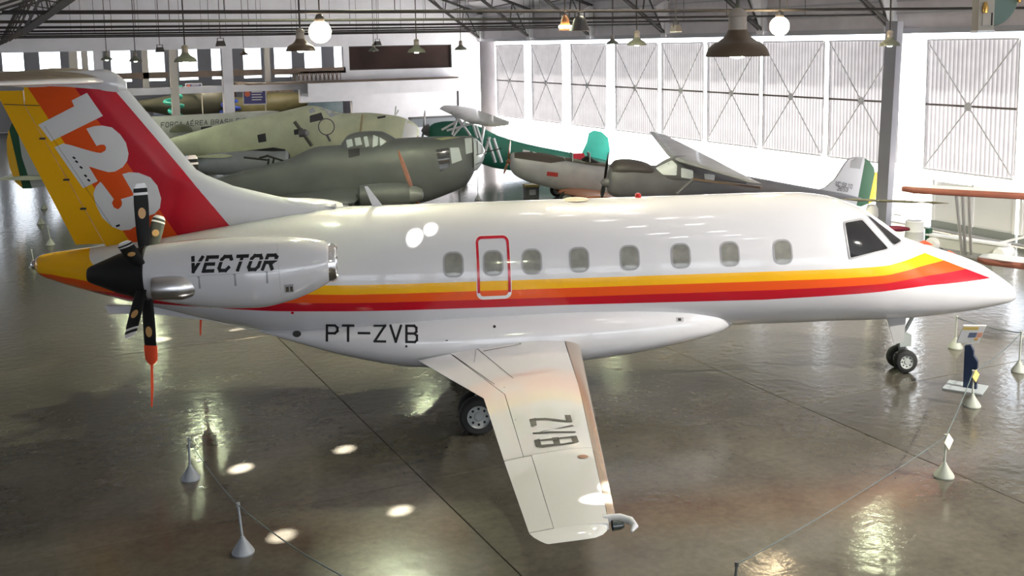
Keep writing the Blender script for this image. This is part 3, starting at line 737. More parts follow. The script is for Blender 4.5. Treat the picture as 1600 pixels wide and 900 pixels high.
ZVB = [ [(827, 655.5), (837, 653.5), (839, 665.5), (830, 667)], [(882, 649), (891.5, 649), (894.5, 660), (885, 660)], [(837, 654), (852, 653.5), (868, 655), (885, 657.5), (885, 660), (868, 658.5), (852, 656.5), (837, 657)],
        [(832, 678.8), (894, 664.3), (897, 666.3), (850, 673.5), (832, 678.8)], [(832, 676.5), (860, 674.5), (899, 674.5), (900, 676.5), (860, 677), (833, 678.8)],
        [(834.5, 688.5), (843, 686), (847, 699), (837, 698)], [(862, 684.5), (873, 683.5), (876, 695), (866, 696)], [(891, 682), (901, 681.5), (904.5, 691), (895, 693)],
        [(834.5, 688.5), (900, 681.3), (901, 683.8), (836, 691)], [(837, 697), (847, 695.5), (866, 694), (871, 694.5), (870, 696.5), (848, 700), (838, 699)], [(866, 694.5), (880, 693.5), (894, 691), (904, 689.5), (896, 693.5), (880, 695.8), (870, 696.5)] ]
decal('wing_lettering', ZVB, wc, T_w, M_black, wing_r, 4, off=.006)
decal('walkway_arrow', [[(778, 534), (788, 529.5), (787, 531.5), (800.5, 530), (800.5, 533), (788, 534), (792, 536)]], wc, T_w, M_black, wing_r, 3, off=.006)
seams = [px_line((809.2, 522.5), (814.8, 537.5), 1.3), px_line((699, 549), (773, 601), .8), px_line((736, 537), (802, 591.5), .8), px_line((755, 549), (814, 538), .6), px_line((772, 607.5), (789, 605.5), .8), px_line((790, 658.5), (806, 656.5), .8), px_line((694, 550.5), (699, 549), 1.5)]
for q in seams: decal('panel_seam', [q], wc, T_w, M_seam, wing_r, 10, off=.005)
decal('fuel_cap', [[Vector((911+8.5*math.cos(k*PI/8), 714+3*math.sin(k*PI/8))) for k in range(16)]], wc, T_w, mat('brown_cap', (.22, .10, .05), .4), wing_r, 4, off=.006)

# --- engines with pusher propellers
def engine(s):
    e = s*2.1
    NAC = [(-10.24, 3.14, 2.60, .27), (-10.3, 3.19, 2.56, .32), (-10.5, 3.25, 2.45, .40), (-10.9, 3.30, 2.30, .47), (-11.4, 3.32, 2.215, .52), (-12.0, 3.31, 2.235, .50), (-12.6, 3.275, 2.33, .46), (-13.0, 3.235, 2.42, .42)]
    nac = body(MB(), NAC, n=56, step=.06, lat=e).build('engine_nacelle', M_white, jet, angle=50)
    mb = MB(); rings = []
    for r, x in ((.20, -10.45), (.24, -10.22), (.275, -10.17), (.30, -10.22), (.31, -10.30)):
        rings.append([Vector((x, e+r*.98*math.cos(2*PI*k/32), 2.87+r*.98*math.sin(2*PI*k/32))) for k in range(32)])
    mb.loft(rings, 0, False); mb.build('intake_lip', M_chrome, nac)
    mb = MB(); mb.lathe([(0, -10.40), (.22, -10.40)], 24, 'x', (0, e, 2.87)); mb.build('intake_duct', M_black, nac)
    T_n = bvh_of(nac)
    # exhaust stack lying on the outer side, mouth to the rear
    for q in (1, -1):
        y0 = e+q*s*.40; mb = MB()
        mb.tube([(-12.34, y0-q*s*.14, 2.66), (-12.37, y0-q*s*.06, 2.66), (-12.46, y0-q*s*.0, 2.665), (-12.62, y0+q*s*.02, 2.67), (-12.80, y0+q*s*.03, 2.66), (-12.86, y0+q*s*.03, 2.66)], [.12, .18, .195, .185, .18, .17], 20)
        mb.build('exhaust_stack', mat('exhaust_steel', (.6, .6, .62), .28, 1.0), nac)
    py = MB(); wing(py, [((-10.7, s*.75, 2.80), (-13.0, s*.5, 2.80), .12), ((-10.9, s*1.75, 2.82), (-12.9, s*1.75, 2.82), .12)], 0, 1, 12); py.build('pylon', M_white, jet, angle=50)
    # spinner and six blades
    sp = MB(); sp.lathe([(.0, -13.90), (.10, -13.90), (.13, -13.86), (.30, -13.45), (.39, -13.15), (.43, -13.02), (.40, -13.0), (0, -13.0)], 36, 'x', (0, e, 2.82)); spn = sp.build('spinner', M_black, jet, angle=35)
    bm0 = None
    for k in range(6):
        a = k*PI/3; b = MB(); rings = []
        for t in (.30, .42, .60, .85, 1.05, 1.2, 1.28, 1.34, 1.37):
            ch = float(np.interp(t, [.3, .42, .7, 1.1, 1.3, 1.37], [.11, .17, .205, .215, .20, .13])); tw = R(np.interp(t, [.3, 1.37], [80, 66])); th = float(np.interp(t, [.3, .45, 1.37], [.09, .05, .018]))
            ring = []
            for j in range(14):
                p = 2*PI*j/14; u = ch/2*math.cos(p); v = th/2*math.sin(p)
                ring.append(Vector((u*math.sin(tw)+v*math.cos(tw), u*math.cos(tw)-v*math.sin(tw), t)))
            rings.append(ring)
        b.loft(rings, 0, True)
        bl = b.build('propeller_blade', [M_prop], jet, loc=(-13.05, e, 2.82), rot=(-a, 0, 0))
        for nm, t0, t1, mm in (('tip_band', 1.195, 1.235, M_whiteflat), ('tip_band', 1.30, 1.372, M_whiteflat)):
            b2 = MB(); rr = []
            for t in np.linspace(t0, t1, 4):
                ch = float(np.interp(t, [.3, .42, .7, 1.1, 1.3, 1.37], [.11, .17, .205, .215, .20, .13]))+.006; tw = R(np.interp(t, [.3, 1.37], [80, 66])); th = float(np.interp(t, [.3, .45, 1.37], [.09, .05, .018]))+.006
                rr.append([Vector((ch/2*math.cos(2*PI*j/14)*math.sin(tw)+th/2*math.sin(2*PI*j/14)*math.cos(tw), ch/2*math.cos(2*PI*j/14)*math.cos(tw)-th/2*math.sin(2*PI*j/14)*math.sin(tw), t)) for j in range(14)])
            b2.loft(rr, 0, True)
            b2.build(nm, mm, bl)
        tw = R(72); b2 = MB()
        nrm = Vector((math.cos(tw), -math.sin(tw), 0)); ux = Vector((math.sin(tw), math.cos(tw), 0))
        for sg in (1, -1):
            vs = [nrm*(sg*.022) + ux*(.055*math.cos(2*PI*j/16)) + Vector((0, 0, .92+.085*math.sin(2*PI*j/16))) for j in range(16)]
            b2.add(vs, [tuple(range(16))])
        b2.build('oval_badge', M_gold, bl)
        if k == 3:      # the lowest blade wears a red-orange tip cover with a streamer
            b3 = MB(); rr = []
            for t, ch, th in ((1.14, .235, .06), (1.2, .24, .07), (1.36, .22, .06), (1.42, .13, .05), (1.45, .05, .03)):
                tw = R(68); rr.append([Vector((ch/2*math.cos(2*PI*j/16)*math.sin(tw)+th/2*math.sin(2*PI*j/16)*math.cos(tw), ch/2*math.cos(2*PI*j/16)*math.cos(tw)-th/2*math.sin(2*PI*j/16)*math.sin(tw), t)) for j in range(16)])
            b3.loft(rr, 0, True); b3.build('blade_cover', M_redflag, bl)
            b3 = MB(); b3.add([(-.02, .004, 1.44), (.02, .004, 1.44), (.005, .004, 1.8), (-.03, .0, 2.12), (-.055, .0, 2.12), (-.035, .004, 1.8), (-.02, -.004, 1.44), (.02, -.004, 1.44), (.005, -.004, 1.8), (-.03, -.008, 2.12), (-.055, -.008, 2.12), (-.035, -.004, 1.8)],
                  [(0, 1, 2, 5), (5, 2, 3, 4), (7, 6, 11, 8), (8, 11, 10, 9), (0, 5, 11, 6), (5, 4, 10, 11), (1, 7, 8, 2), (2, 8, 9, 3), (4, 3, 9, 10), (0, 6, 7, 1)]); b3.build('streamer', M_redflag, bl, smooth=False)
    return nac, T_n
nac_r, T_nr = engine(-1); nac_l, T_nl = engine(1)
# lettering on the nacelle, split by two thin horizontal gaps
q, wv = text_quads('VECTOR', cell=.72, gap=.42, wt=.26, slant=.22)
qq = []
for k in q:
    for y0, y1 in ((-.2, .62), (.70, 1.25)):
        c = clip_poly(k, y0, y1)
        if c: qq.append(c)
Q4 = [(295, 424.5), (425, 420), (429, 399), (297, 403)]
decal('nacelle_lettering', [[bil(p, Q4, wv) for p in k] for k in qq], JF.cast(), T_nr, M_black, nac_r, 4, off=.006)
for q in [[(307, 432), (313, 432), (312, 435), (314, 450.5), (310.5, 450.5), (310, 435)], [(363, 428), (369, 428), (368, 431), (370, 446.5), (366.5, 446.5), (366, 431)], [(413, 424), (419, 424), (418, 427), (419.5, 442.5), (416, 442.5), (416, 427)]]: decal('cowl_latch', [q], JF.cast(), T_nr, mat('latch_grey', (.25, .26, .28), .4), nac_r, 4, off=.006)
decal('panel_seam', [px_line((294, 432), (435, 424), .6), px_line((432, 372), (436, 425), .5), px_line((436, 425), (440, 474), .5)], JF.cast(), T_nr, M_greytrim, nac_r, 10, off=.005)
decal('cooling_vent', [[(444, 445), (458, 443.5), (459, 456), (445, 457)]], JF.cast(), T_nr, M_greytrim, nac_r, 4, off=.006)
decal('vent_grille', [[(446.5, 448), (451, 447.5), (451.5, 455), (447, 455.5)], [(453, 447.3), (457, 447), (457.5, 454.5), (453.5, 455)]], JF.cast(), T_nr, mat('vent_dark', (.06, .05, .03), .6), nac_r, 4, off=.009)

# --- landing gear
def wheel(parent, x, y, r, w, name='wheel'):
    mb = MB(); mb.lathe([(r*.60, -w/2), (r*.86, -w/2), (r*.97, -w*.36), (r, -w*.15), (r, w*.15), (r*.97, w*.36), (r*.86, w/2), (r*.60, w/2)], 32, 'y', (x, y, r))
    t = mb.build(name, M_rubber, parent)
    mb = MB(); mb.lathe([(0, -w*.42), (r*.2, -w*.42), (r*.25, -w*.33), (r*.55, -w*.36), (r*.62, -w*.46), (r*.64, -w*.3), (r*.64, w*.3), (r*.62, w*.46), (r*.55, w*.36), (0, w*.36)], 28, 'y', (x, y, r)); mb.build('hub', M_hub, t)
    mb = MB()
    for k in range(8): 
        a = 2*PI*k/8; mb.lathe([(0, -w*.375), (r*.07, -w*.375), (r*.07, -w*.3)], 8, 'y', (x+r*.42*math.cos(a), y, r+r*.42*math.sin(a)))
    mb.build('hub_hole', M_black, t, smooth=False); return t
M_gear = mat('grey_green_gear_paint', (.30, .33, .32), .45)
for y in (-.16, .16): wheel(jet, 0.04, y, .215, .14)
mb = MB(); mb.tube([(-.02, 0, 1.2), (.0, 0, .55)], .075, 14); mb.tube([(0, 0, .58), (.04, 0, .215)], .045, 12); mb.tube([(.04, -.2, .215), (.04, .2, .215)], .035, 10); mb.box(-.06, .16, -.12, .12, .48, .70)
mb.beam((.03, -.05, .5), (.16, -.05, .36), .03); mb.beam((.16, -.05, .36), (.05, -.05, .22), .03); mb.beam((.3, 0, 1.15), (.04, 0, .66), .05)
mb.build('nose_gear_leg', M_gear, jet)
mb = MB(); mb.add([(-.40, -.26, 1.12), (-.02, -.26, 1.12), (-.06, -.27, .62), (-.24, -.27, .58), (-.40, -.24, 1.12), (-.02, -.24, 1.12), (-.06, -.25, .62), (-.24, -.25, .58)], [(0, 1, 2, 3), (7, 6, 5, 4), (0, 4, 5, 1), (1, 5, 6, 2), (2, 6, 7, 3), (3, 7, 4, 0)]); mb.build('nose_gear_door', mat('door_inner_grey', (.34, .34, .34), .5), jet, smooth=False)
for s in (-1, 1):
    for dy in (-.17, .17): wheel(jet, -8.03, s*1.98+dy, .31, .22)
    mb = MB(); mb.tube([(-7.6, s*2.0, 1.15), (-8.0, s*1.98, .55), (-8.03, s*1.98, .31)], [.09, .08, .06], 12); mb.tube([(-8.03, s*1.98-.25, .31), (-8.03, s*1.98+.25, .31)], .05, 10); mb.beam((-7.3, s*1.9, 1.1), (-7.95, s*1.98, .5), .07)
    mb.build('main_gear_leg', M_gear, jet)
# ================================================================== LAMPS
M_shade = mat('lamp_shade_enamel', (.085, .055, .032), .45, coat=.1)
M_shade2 = mat('grey_green_enamel', (.16, .17, .13), .45)
M_shadein = mat('lamp_white_inside', (.8, .82, .74), .5)
M_bulb = mat('mercury_bulb', (.9, .95, .85), .3, emit=(.90, 1.0, .62), estr=420)
M_globe = mat('warm_glass_globe', (1, .9, .7), .3, emit=(1.0, .76, .44), estr=90)
M_bulb_off = mat('white_bulb', (.8, .82, .8), .2)
def pendant(px, py, D, dia, label, group=None, lit=True, dark=True, name='pendant_lamp'):
    """industrial bell pendant; px, py is the centre of its rim"""
    P = at_depth(px, py, D); r = dia; t = thing(name, label, 'lamp', P, 0, group)
    b = MB(); b.lathe([(.505*r, 0), (.49*r, .06*r), (.455*r, .13*r), (.40*r, .19*r), (.36*r, .215*r), (.30*r, .24*r), (.22*r, .30*r), (.175*r, .36*r), (.15*r, .42*r)], 28); b.build('shade', M_shade if dark else M_shade2, t)
    b = MB(); b.lathe([(.49*r, .005), (.44*r, .12*r), (.33*r, .20*r), (.15*r, .30*r)], 24); b.build('reflector', M_shadein, t)
    b = MB(); b.lathe([(.15*r, .40*r), (.14*r, .62*r), (.165*r, .64*r), (.12*r, .72*r), (.04*r, .76*r)], 20); b.build('neck', mat('lamp_neck', (.30, .26, .22), .5), t)
    top = roof_z(P.x)-P.z-.05
    b = MB(); b.tube([(0, 0, .74*r), (0, 0, top)], max(.015, .03*r), 8); b.build('stem', M_rod, t)
    b = MB(); b.lathe([(0, -.04*r), (.10*r, -.02*r), (.17*r, .05*r), (.13*r, .15*r), (.05*r, .25*r)], 16); b.build('bulb', M_bulb if lit else M_bulb_off, t)
    return t
G = 'bell pendant lamps hung from the roof trusses'
pendant(1152, 88, 8.7, .50, 'big brown bell pendant lamp hanging close above the nose half of the striped airliner', G)
pendant(470, 80, 18.5, .50, 'bell pendant lamp hanging beside the left glaring globe lamp', G)
pendant(651, 82, 33, .54, 'green-glowing bell pendant lamp in front of the dark brown window', G, dark=False)
pendant(290, 97, 31, .64, 'wide lit bell pendant lamp before the first open bay left of the white column', G, dark=False)
pendant(1390, 72, 24.6, .47, 'lit bell pendant lamp hanging in front of the grey raking post', G, dark=False)
pendant(995, 71, 29, .52, 'bell pendant lamp before the pale doors, the larger of two close together', G, dark=False)
pendant(957, 69, 44, .5, 'bell pendant lamp before the pale doors, the smaller of two close together', G, dark=False)
pendant(584, 80, 52, .48, 'small unlit bell pendant lamp at the left edge of the dark brown window', G, lit=False, dark=False)
pendant(720, 78, 46, .52, 'grey unlit bell pendant lamp hanging before the corner pier by the doors', G, lit=False, dark=False)
pendant(212, 96, 44, .52, 'lit bell pendant lamp right of the pale post above the airliner fin tip', G, dark=False)
pendant(167, 94, 50, .52, 'lit bell pendant lamp hanging just above the airliner fin tip', G, dark=False)
pendant(381, 86, 56, .45, 'small dark bell pendant lamp right of the white column', G, lit=False)
def globe(px, py, D, label):
    P = at_depth(px, py, D); t = thing('globe_lamp', label, 'lamp', P, 0, 'glaring globe lamps')
    b = MB(); b.lathe([(.22*math.sin(PI*k/16), .22*math.cos(PI*k/16)) for k in range(17)], 28); b.build('globe', M_globe, t)
    b = MB(); b.lathe([(.09, .17), (.10, .26), (.06, .34), (.02, .36)], 16); b.build('cap', M_steel, t)
    b = MB(); b.tube([(0, 0, .34), (0, 0, roof_z(P.x)-P.z-.05)], .015, 8); b.build('stem', M_rod, t)
globe(500, 50, 21.5, 'glaring warm globe lamp hanging above the twin-engined pale green aircraft')
globe(1218, 41, 25, 'glaring warm globe lamp hanging before the doors, right of the big brown bell pendant')
def bell(px, py, D, label, m_, k=1.0):
    P = at_depth(px, py, D); t = thing('bell_floodlight', label, 'lamp', P, 0, 'pair of deep bell floodlights')
    b = MB(); b.lathe([(.20*k, 0), (.175*k, .06), (.145*k, .14), (.12*k, .22), (.07*k, .27), (.03, .29)], 24); b.build('shade', m_, t)
    b = MB(); b.lathe([(0, .03), (.12, .04), (.13, .08), (0, .12)], 16); b.build('bulb', mat('warm_bulb', (1, .9, .7), .3, emit=(1.0, .78, .48), estr=120), t)
    b = MB(); b.tube([(-.10, 0, .24), (-.10, 0, .36), (.10, 0, .36), (.10, 0, .24)], .012, 6); b.tube([(0, 0, .36), (0, 0, roof_z(P.x)-P.z-.05)], .014, 8); b.build('hanger', M_rod, t)
bell(906, 48, 20.5, 'black deep bell floodlight hanging over the airliner cabin roof', mat('black_enamel', (.03, .028, .03), .4), .95)
bell(883, 47, 21.2, 'orange-brown deep bell floodlight hung left of the black one', mat('orange_enamel', (.28, .11, .035), .5), .6)
def spot_box(px, py, D, w, label):
    P = at_depth(px, py, D); t = thing('box_floodlight', label, 'lamp', P, R(20), 'small box floodlights under the roof trusses')
    b = MB(); b.add([(-w/2, -w*.35, 0), (w/2, -w*.35, 0), (w/2, w*.35, 0), (-w/2, w*.35, 0), (-w*.38, -w*.2, w*.6), (w*.38, -w*.2, w*.6), (w*.38, w*.2, w*.6), (-w*.38, w*.2, w*.6)], [(3, 2, 1, 0), (4, 5, 6, 7), (0, 1, 5, 4), (1, 2, 6, 5), (2, 3, 7, 6), (3, 0, 4, 7)]); b.build('housing', M_steel, t, smooth=False)
    b = MB(); b.box(-w*.46, w*.46, -w*.32, w*.32, -.02, .01); b.build('lens', M_shadein, t, smooth=False)
    b = MB(); b.beam((-w*.4, 0, w*.4), (-w*.4, 0, w*.9), .02); b.beam((w*.4, 0, w*.4), (w*.4, 0, w*.9), .02); b.beam((-w*.42, 0, w*.9), (w*.42, 0, w*.9), .02); b.tube([(0, 0, w*.9), (0, 0, roof_z(P.x)-P.z-.05)], .012, 6); b.build('bracket', M_rod, t, smooth=False)
spot_box(1056, 49, 24, .24, 'dark box floodlight hanging over the pale doors right of the two small bells')
spot_box(250, 81, 40, .28, 'dark box floodlight between two lit bells on the far left')
spot_box(345, 72, 38, .30, 'dark box floodlight in front of the white column')
spot_box(590, 71, 50, .32, 'dark box floodlight above the left end of the dark brown window')

def added_lamp(P, power, label, colr=(1.0, .88, .66), ztop=None):  # lamps out of view, added to brighten floor, airliner and next hall
    """deep reflector lamp added under the roof, out of view; its own light sits in the reflector mouth"""
    t = thing('added_fill_lamp', label, 'lamp', P, 0, 'added lamps out of view under the roof')
    b = MB(); b.lathe([(.34, 0), (.33, .02), (.27, .16), (.18, .28), (.12, .34), (.12, .52), (.04, .56)], 24); b.build('reflector', M_shade2, t)
    b = MB(); b.tube([(0, 0, .55), (0, 0, (ztop or roof_z(P[0])-.05)-P[2])], .02, 8); b.build('stem', M_rod, t)
    l = bpy.data.lights.new('added_fill_light', 'SPOT'); l.energy = power; l.color = colr; l.spot_size = R(150); l.spot_blend = .4; l.shadow_soft_size = .14
    o = bpy.data.objects.new('lamp_light', l); COL.objects.link(o); o.parent = t; o.location = (0, 0, -.05)
for p_, e_, lb in ((JF.world((-9.6, 6.8, 9.2)), 2700, 'added unseen lamp under the roof beyond the airliner tail'), (JF.world((-4.2, 3.2, 9.4)), 1150, 'added unseen lamp under the roof ridge above the airliner cabin'), (JF.world((8.0, -8.0, 9.2)), 11000, 'added unseen lamp under the roof on the near side of the airliner nose')):
    added_lamp(p_, e_, lb, (.93, 1.0, .66) if 'tail' in lb else (1.0, .95, .84) if 'near side' in lb else (1.0, .88, .66))

for p_, lb in ((Vector((14.5, 66.5, 7.6)), 'added unseen lamp in the next hall above the blue notice board'), (Vector((5.5, 66.5, 7.6)), 'added unseen lamp in the next hall behind the airliner fin')): added_lamp(p_, 1700, lb, (1.0, .86, .64), 8.97)
# ================================================================== OTHER AIRCRAFT
def paint(name, c, rough=.45, var=.12): return mat(name, c, rough, var=var, scale=1.5, coat=.1)
M_fwgrey = paint('dark_green_grey_paint', (.095, .102, .108)); M_pale = paint('pale_green_paint', (.60, .63, .45)); M_fab = paint('pale_grey_green_paint', (.60, .61, .57))
M_silver = mat('silver_dope', (.40, .40, .43), .4, .3, var=.1, scale=2); M_dkgrey = paint('slate_grey_paint', (.13, .125, .14)); M_green = paint('deep_green_paint', (.02, .16, .11))
M_wood = mat('varnished_wood', (.22, .075, .025), .3, var=.2, scale=6, coat=.4); M_glassy = mat('pale_perspex', (.48, .52, .56), .08, coat=.6); M_glassdk = mat('dark_perspex', (.05, .05, .055), .08, coat=.6)
M_teal = paint('teal_paint', (.04, .45, .36)); M_ygreen = mat('dark_green_band', (.01, .07, .03), .4); M_yband = mat('yellow_band', (.75, .42, .02), .4)
M_redbrown = paint('red_brown_paint', (.24, .075, .05), .6); M_cream = mat('white_fabric', (.82, .82, .82), .5); M_stripegrey = mat('silver_tube', (.62, .63, .66), .4, .2)
def prof(fr, rows, wf=.9):
    out = []
    for r in rows:
        a, b = fr.px(r[0], r[1]), fr.px(r[0], r[2]); w = r[3] if len(r) > 3 else max((a.z-b.z)/2*wf, .02)
        out.append(((a.x+b.x)/2, a.z, b.z, w))
    return out
def craft(name, label, px, py, D, psi, group=None):
    P = at_depth(px, py, D); P.z = 0; fr = Frame(P, R(psi)); return thing(name, label, 'airplane', P, R(psi), group), fr
def plate(fr, pts, lat, th, name, m_, parent):
    P = [fr.px(p[0], p[1], lat) for p in pts]; n = len(P); b = MB()
    b.add([(p.x, p.y-th/2, p.z) for p in P]+[(p.x, p.y+th/2, p.z) for p in P], [tuple(range(n)), tuple(range(2*n-1, n-1, -1))]+[(i, (i+1) % n, (i+1) % n+n, i+n) for i in range(n)])
    return b.build(name, m_, parent, smooth=False)
def tubes(fr, segs, r, name, m_, parent, lat=0.0):
    for a, c in segs:
        b = MB(); b.tube([fr.px(a[0], a[1], lat), fr.px(c[0], c[1], lat)], r, 8); b.build(name, m_, parent)
def blade(parent, hub, tip, w, m_, name='propeller_blade', ax=Vector((1, 0, 0))):
    d = Vector(tip)-Vector(hub); L = d.length; d.normalize(); side = (d.cross(ax)).normalized()*.75 + ax*.6
    b = MB(); rings = []
    for t, k in ((.06, .45), (.2, .8), (.45, 1.0), (.75, .85), (.93, .5), (1, .12)):
        c = Vector(hub)+d*L*t; nn = d.cross(side).normalized()
        rings.append([c + side*(w/2*k*math.cos(2*PI*j/10)) + nn*(.025*(1.3-t)*math.sin(2*PI*j/10)) for j in range(10)])
    b.loft(rings, 0, True); return b.build(name, m_, parent)
def windows(fr, quads, name, m_, tree, parent, r=1.2):
    for q in quads: decal(name, [px_poly_round(q, r)], fr.cast(), tree, m_, parent, 5, off=.012)

# --- grey twin-engined aircraft with glazed nose
t, fr = craft('glazed_nose_bomber', 'dark grey twin-engined aircraft with glazed nose and brown wooden propellers', 757, 238, 39, -20)
rows = [(739, 213, 270), (728, 212.5, 288), (712, 213, 297), (690, 213, 306), (660, 214, 316), (625, 216, 322), (600, 219, 325), (540, 226, 325), (500, 229, 322), (450, 249, 318), (400, 262, 314), (350, 275, 312), (300, 287, 310), (240, 296, 310)]
f1 = body(MB(), prof(fr, rows, .62), 36, .15, power=2.6).build('fuselage', M_fwgrey, t, angle=60)
g = body(MB(), prof(fr, [(739, 214, 268), (745, 217, 265), (751, 223, 258), (756, 231, 248), (757.5, 236, 241)], .85), 28, .05, power=2.3).build('nose_glazing', M_glassy, t)
Tn = bvh_of(g)
decal('glazing_bar', [px_line((739.5, 243), (757, 239), 1.6), px_line((745, 216), (746, 241), 1.6), px_line((740, 258), (754, 252), 1.2), px_line((752, 224), (753, 239), 1.0), px_line((739.7, 214), (739.7, 266), 1.6)], fr.cast(), Tn, M_fwgrey, g, 4, off=.015)
tubes(fr, [((757, 238), (783, 232))], .02, 'nose_gun', M_black, t)
cn_ = body(MB(), prof(fr, [(534, 224, 250, .25), (545, 211, 250, .40), (562, 206, 250, .45), (580, 204.5, 250, .46), (596, 205, 248, .44), (608, 210, 244, .36), (622, 219, 240, .2)]), 28, .1, power=2.4).build('canopy', M_fwgrey, t)
Tc = bvh_of(cn_, f1)
windows(fr, [[(541, 219), (550, 217), (552, 228), (543, 231)], [(554, 216), (563, 214.5), (566, 226), (556, 228)], [(568, 214), (574, 213), (577, 228), (571, 230)], [(583, 211), (591, 214), (590, 227), (582, 231)], [(593, 214.5), (604, 221), (594, 229)]], 'canopy_pane', M_glassy, Tc, cn_, 1)
windows(fr, [[(544, 234), (562, 231), (562, 243), (545, 247)]], 'canopy_pane', M_glassdk, Tc, cn_, 1)
windows(fr, [[(681, 234), (701, 231), (703, 259), (688, 268)]], 'nose_window', M_glassdk, Tc, t); windows(fr, [[(703, 231), (717, 230.5), (722, 250), (706, 256)], [(726, 216.5), (737, 215.5), (738, 238), (728, 241)]], 'nose_window', M_glassy, Tc, t)
decal('roof_hatch', [[(679, 217), (700, 214.5), (720, 215), (690, 219.5)]], fr.cast(), Tc, mat('olive_hatch', (.35, .36, .2), .3), t, 5, off=.012)
tubes(fr, [((381, 246), (418, 250)), ((405, 247), (420, 243)), ((416, 243), (445, 252)), ((418, 262), (420, 248)), ((425, 262), (428, 247))], .035, 'dorsal_gun', M_black, t)
b = body(MB(), prof(fr, [(560, 298, 326), (585, 293, 330), (615, 290, 331), (636, 290, 326), (641, 293, 320)], .8), 24, .1)
for s in (-1, 1):
    rr = [fr.px(x, y, -2.7) for x, y in ((556, 305), (640, 304), (662, 302))]
    b = MB(); b.lathe([(0.05, rr[0].x), (.36, rr[0].x+.15), (.42, rr[1].x-.9), (.40, rr[1].x-.15), (.34, rr[1].x)], 24, 'x', (0, s*2.7, rr[1].z)); na = b.build('engine_nacelle', M_fwgrey, t)
    b = MB(); b.lathe([(.29, rr[1].x), (.27, rr[1].x+.22), (.18, rr[1].x+.42), (0.02, rr[2].x)], 20, 'x', (0, s*2.7, rr[1].z)); b.build('spinner', mat('spinner_grey', (.2, .21, .21), .3, .3), na)
    hub = Vector((rr[1].x+.15, s*2.7, rr[1].z)); tip = fr.px(622, 234, -2.7); dd = Vector((tip.x-hub.x, 0, tip.z-hub.z))
    dd = Vector((dd.x, 0, dd.z)) if s < 0 else Vector((.25, .2, dd.z*1.0))
    blade(na, hub, hub+dd, .26, M_wood); blade(na, hub, hub-dd*.62 if s < 0 else hub-dd, .26, M_wood)
    b = MB(); wing(b, [((-4.2, s*.6, 1.05), (-7.2, s*.6, 1.0), .14), ((-4.5, s*4, 1.2), (-7.0, s*4, 1.15), .14), ((-5.4, s*(8.5 if s < 0 else 4.4), 1.7), (-6.8, s*(8.5 if s < 0 else 4.4), 1.65), .11)]); b.build('wing', M_fwgrey, t, angle=50)
    wheel(t, -4.6, s*2.7, .42, .28, 'main_wheel')
    b = MB(); b.beam((-4.6, s*2.7+.2, .42), (-4.6, s*2.7+.2, 1.1), .08); b.build('main_strut', M_gear, t)
b = MB(); b.tube([(-12.6, 0, 1.0), (-12.7, 0, .2)], .05); b.build('tail_strut', M_gear, t); wheel(t, -12.7, 0, .17, .12, 'tail_wheel')

# --- pale green twin-tailed aircraft
t, fr = craft('twin_tail_aircraft', 'pale green twin-tailed aircraft with white nose and yellow-banded rudder behind the grey bomber', 655, 205, 46, -20)
rows = [(655, 203, 212), (652, 196, 220), (643, 189, 234), (625, 182, 250), (600, 178, 260), (570, 176, 266), (540, 177, 270), (518, 172.5, 270), (504, 167.5, 270), (486, 165, 268), (460, 170, 266), (438, 175, 262), (400, 182, 256), (340, 196, 248), (307, 205, 244), (271, 215, 243), (200, 230, 250), (100, 247, 264), (45, 256, 268)]
f1 = body(MB(), prof(fr, rows, .72), 36, .15).build('fuselage', M_pale, t, angle=60); T1 = bvh_of(f1)
decal('nose_cap', [[(634, 186), (646, 190), (653, 197), (655.5, 207), (653, 219), (646, 232), (632, 240), (628, 215)]], fr.cast(), T1, mat('white_nose_paint', (.75, .75, .76), .4), f1, 5, off=.01)
windows(fr, [[(484, 181), (502, 176), (506, 187), (484, 192)], [(402, 211), (415, 208), (416.5, 221), (404, 223)], [(459, 203), (473, 200), (473, 209), (460, 211)], [(589, 183), (603, 180.5), (602, 184), (590, 186)]], 'side_window', M_glassdk, T1, t)
windows(fr, [[(482, 172), (489, 168), (494, 175), (484, 178)], [(508, 174), (521, 171), (532, 178), (516, 184)], [(498, 170), (512, 168), (518, 170), (506, 173)]], 'windshield_pane', M_glassy, T1, t)
c = fr.px(510, 198, -1.1); b = MB(); b.tube([c+Vector((.32*math.cos(2*PI*k/24), 0, .33*math.sin(2*PI*k/24))) for k in range(25)], .025, 6); b.tube([c+Vector((0, 0, -.33)), c+Vector((.12, .1, -.6))], .05, 8); b.build('loop_antenna', M_dkgrey, t)
tubes(fr, [((567, 179), (563, 206))], .05, 'antenna_strut', mat('yellow_grey', (.4, .34, .2), .5), t, -.9); tubes(fr, [((619, 166), (617, 180)), ((623, 172), (618, 180))], .03, 'mast', M_cream, t)
tubes(fr, [((460, 190), (474, 209)), ((474, 209), (487, 228))], .07, 'propeller_blade', mat('blade_olive', (.08, .08, .06), .5), t, -2.2)
p = fr.px(474, 208, -2.2); b = MB(); b.lathe([(0, p.x-.2), (.16, p.x-.16), (.16, p.x+.1), (.05, p.x+.22)], 14, 'x', (0, p.y, p.z)); b.build('propeller_hub', M_dkgrey, t)
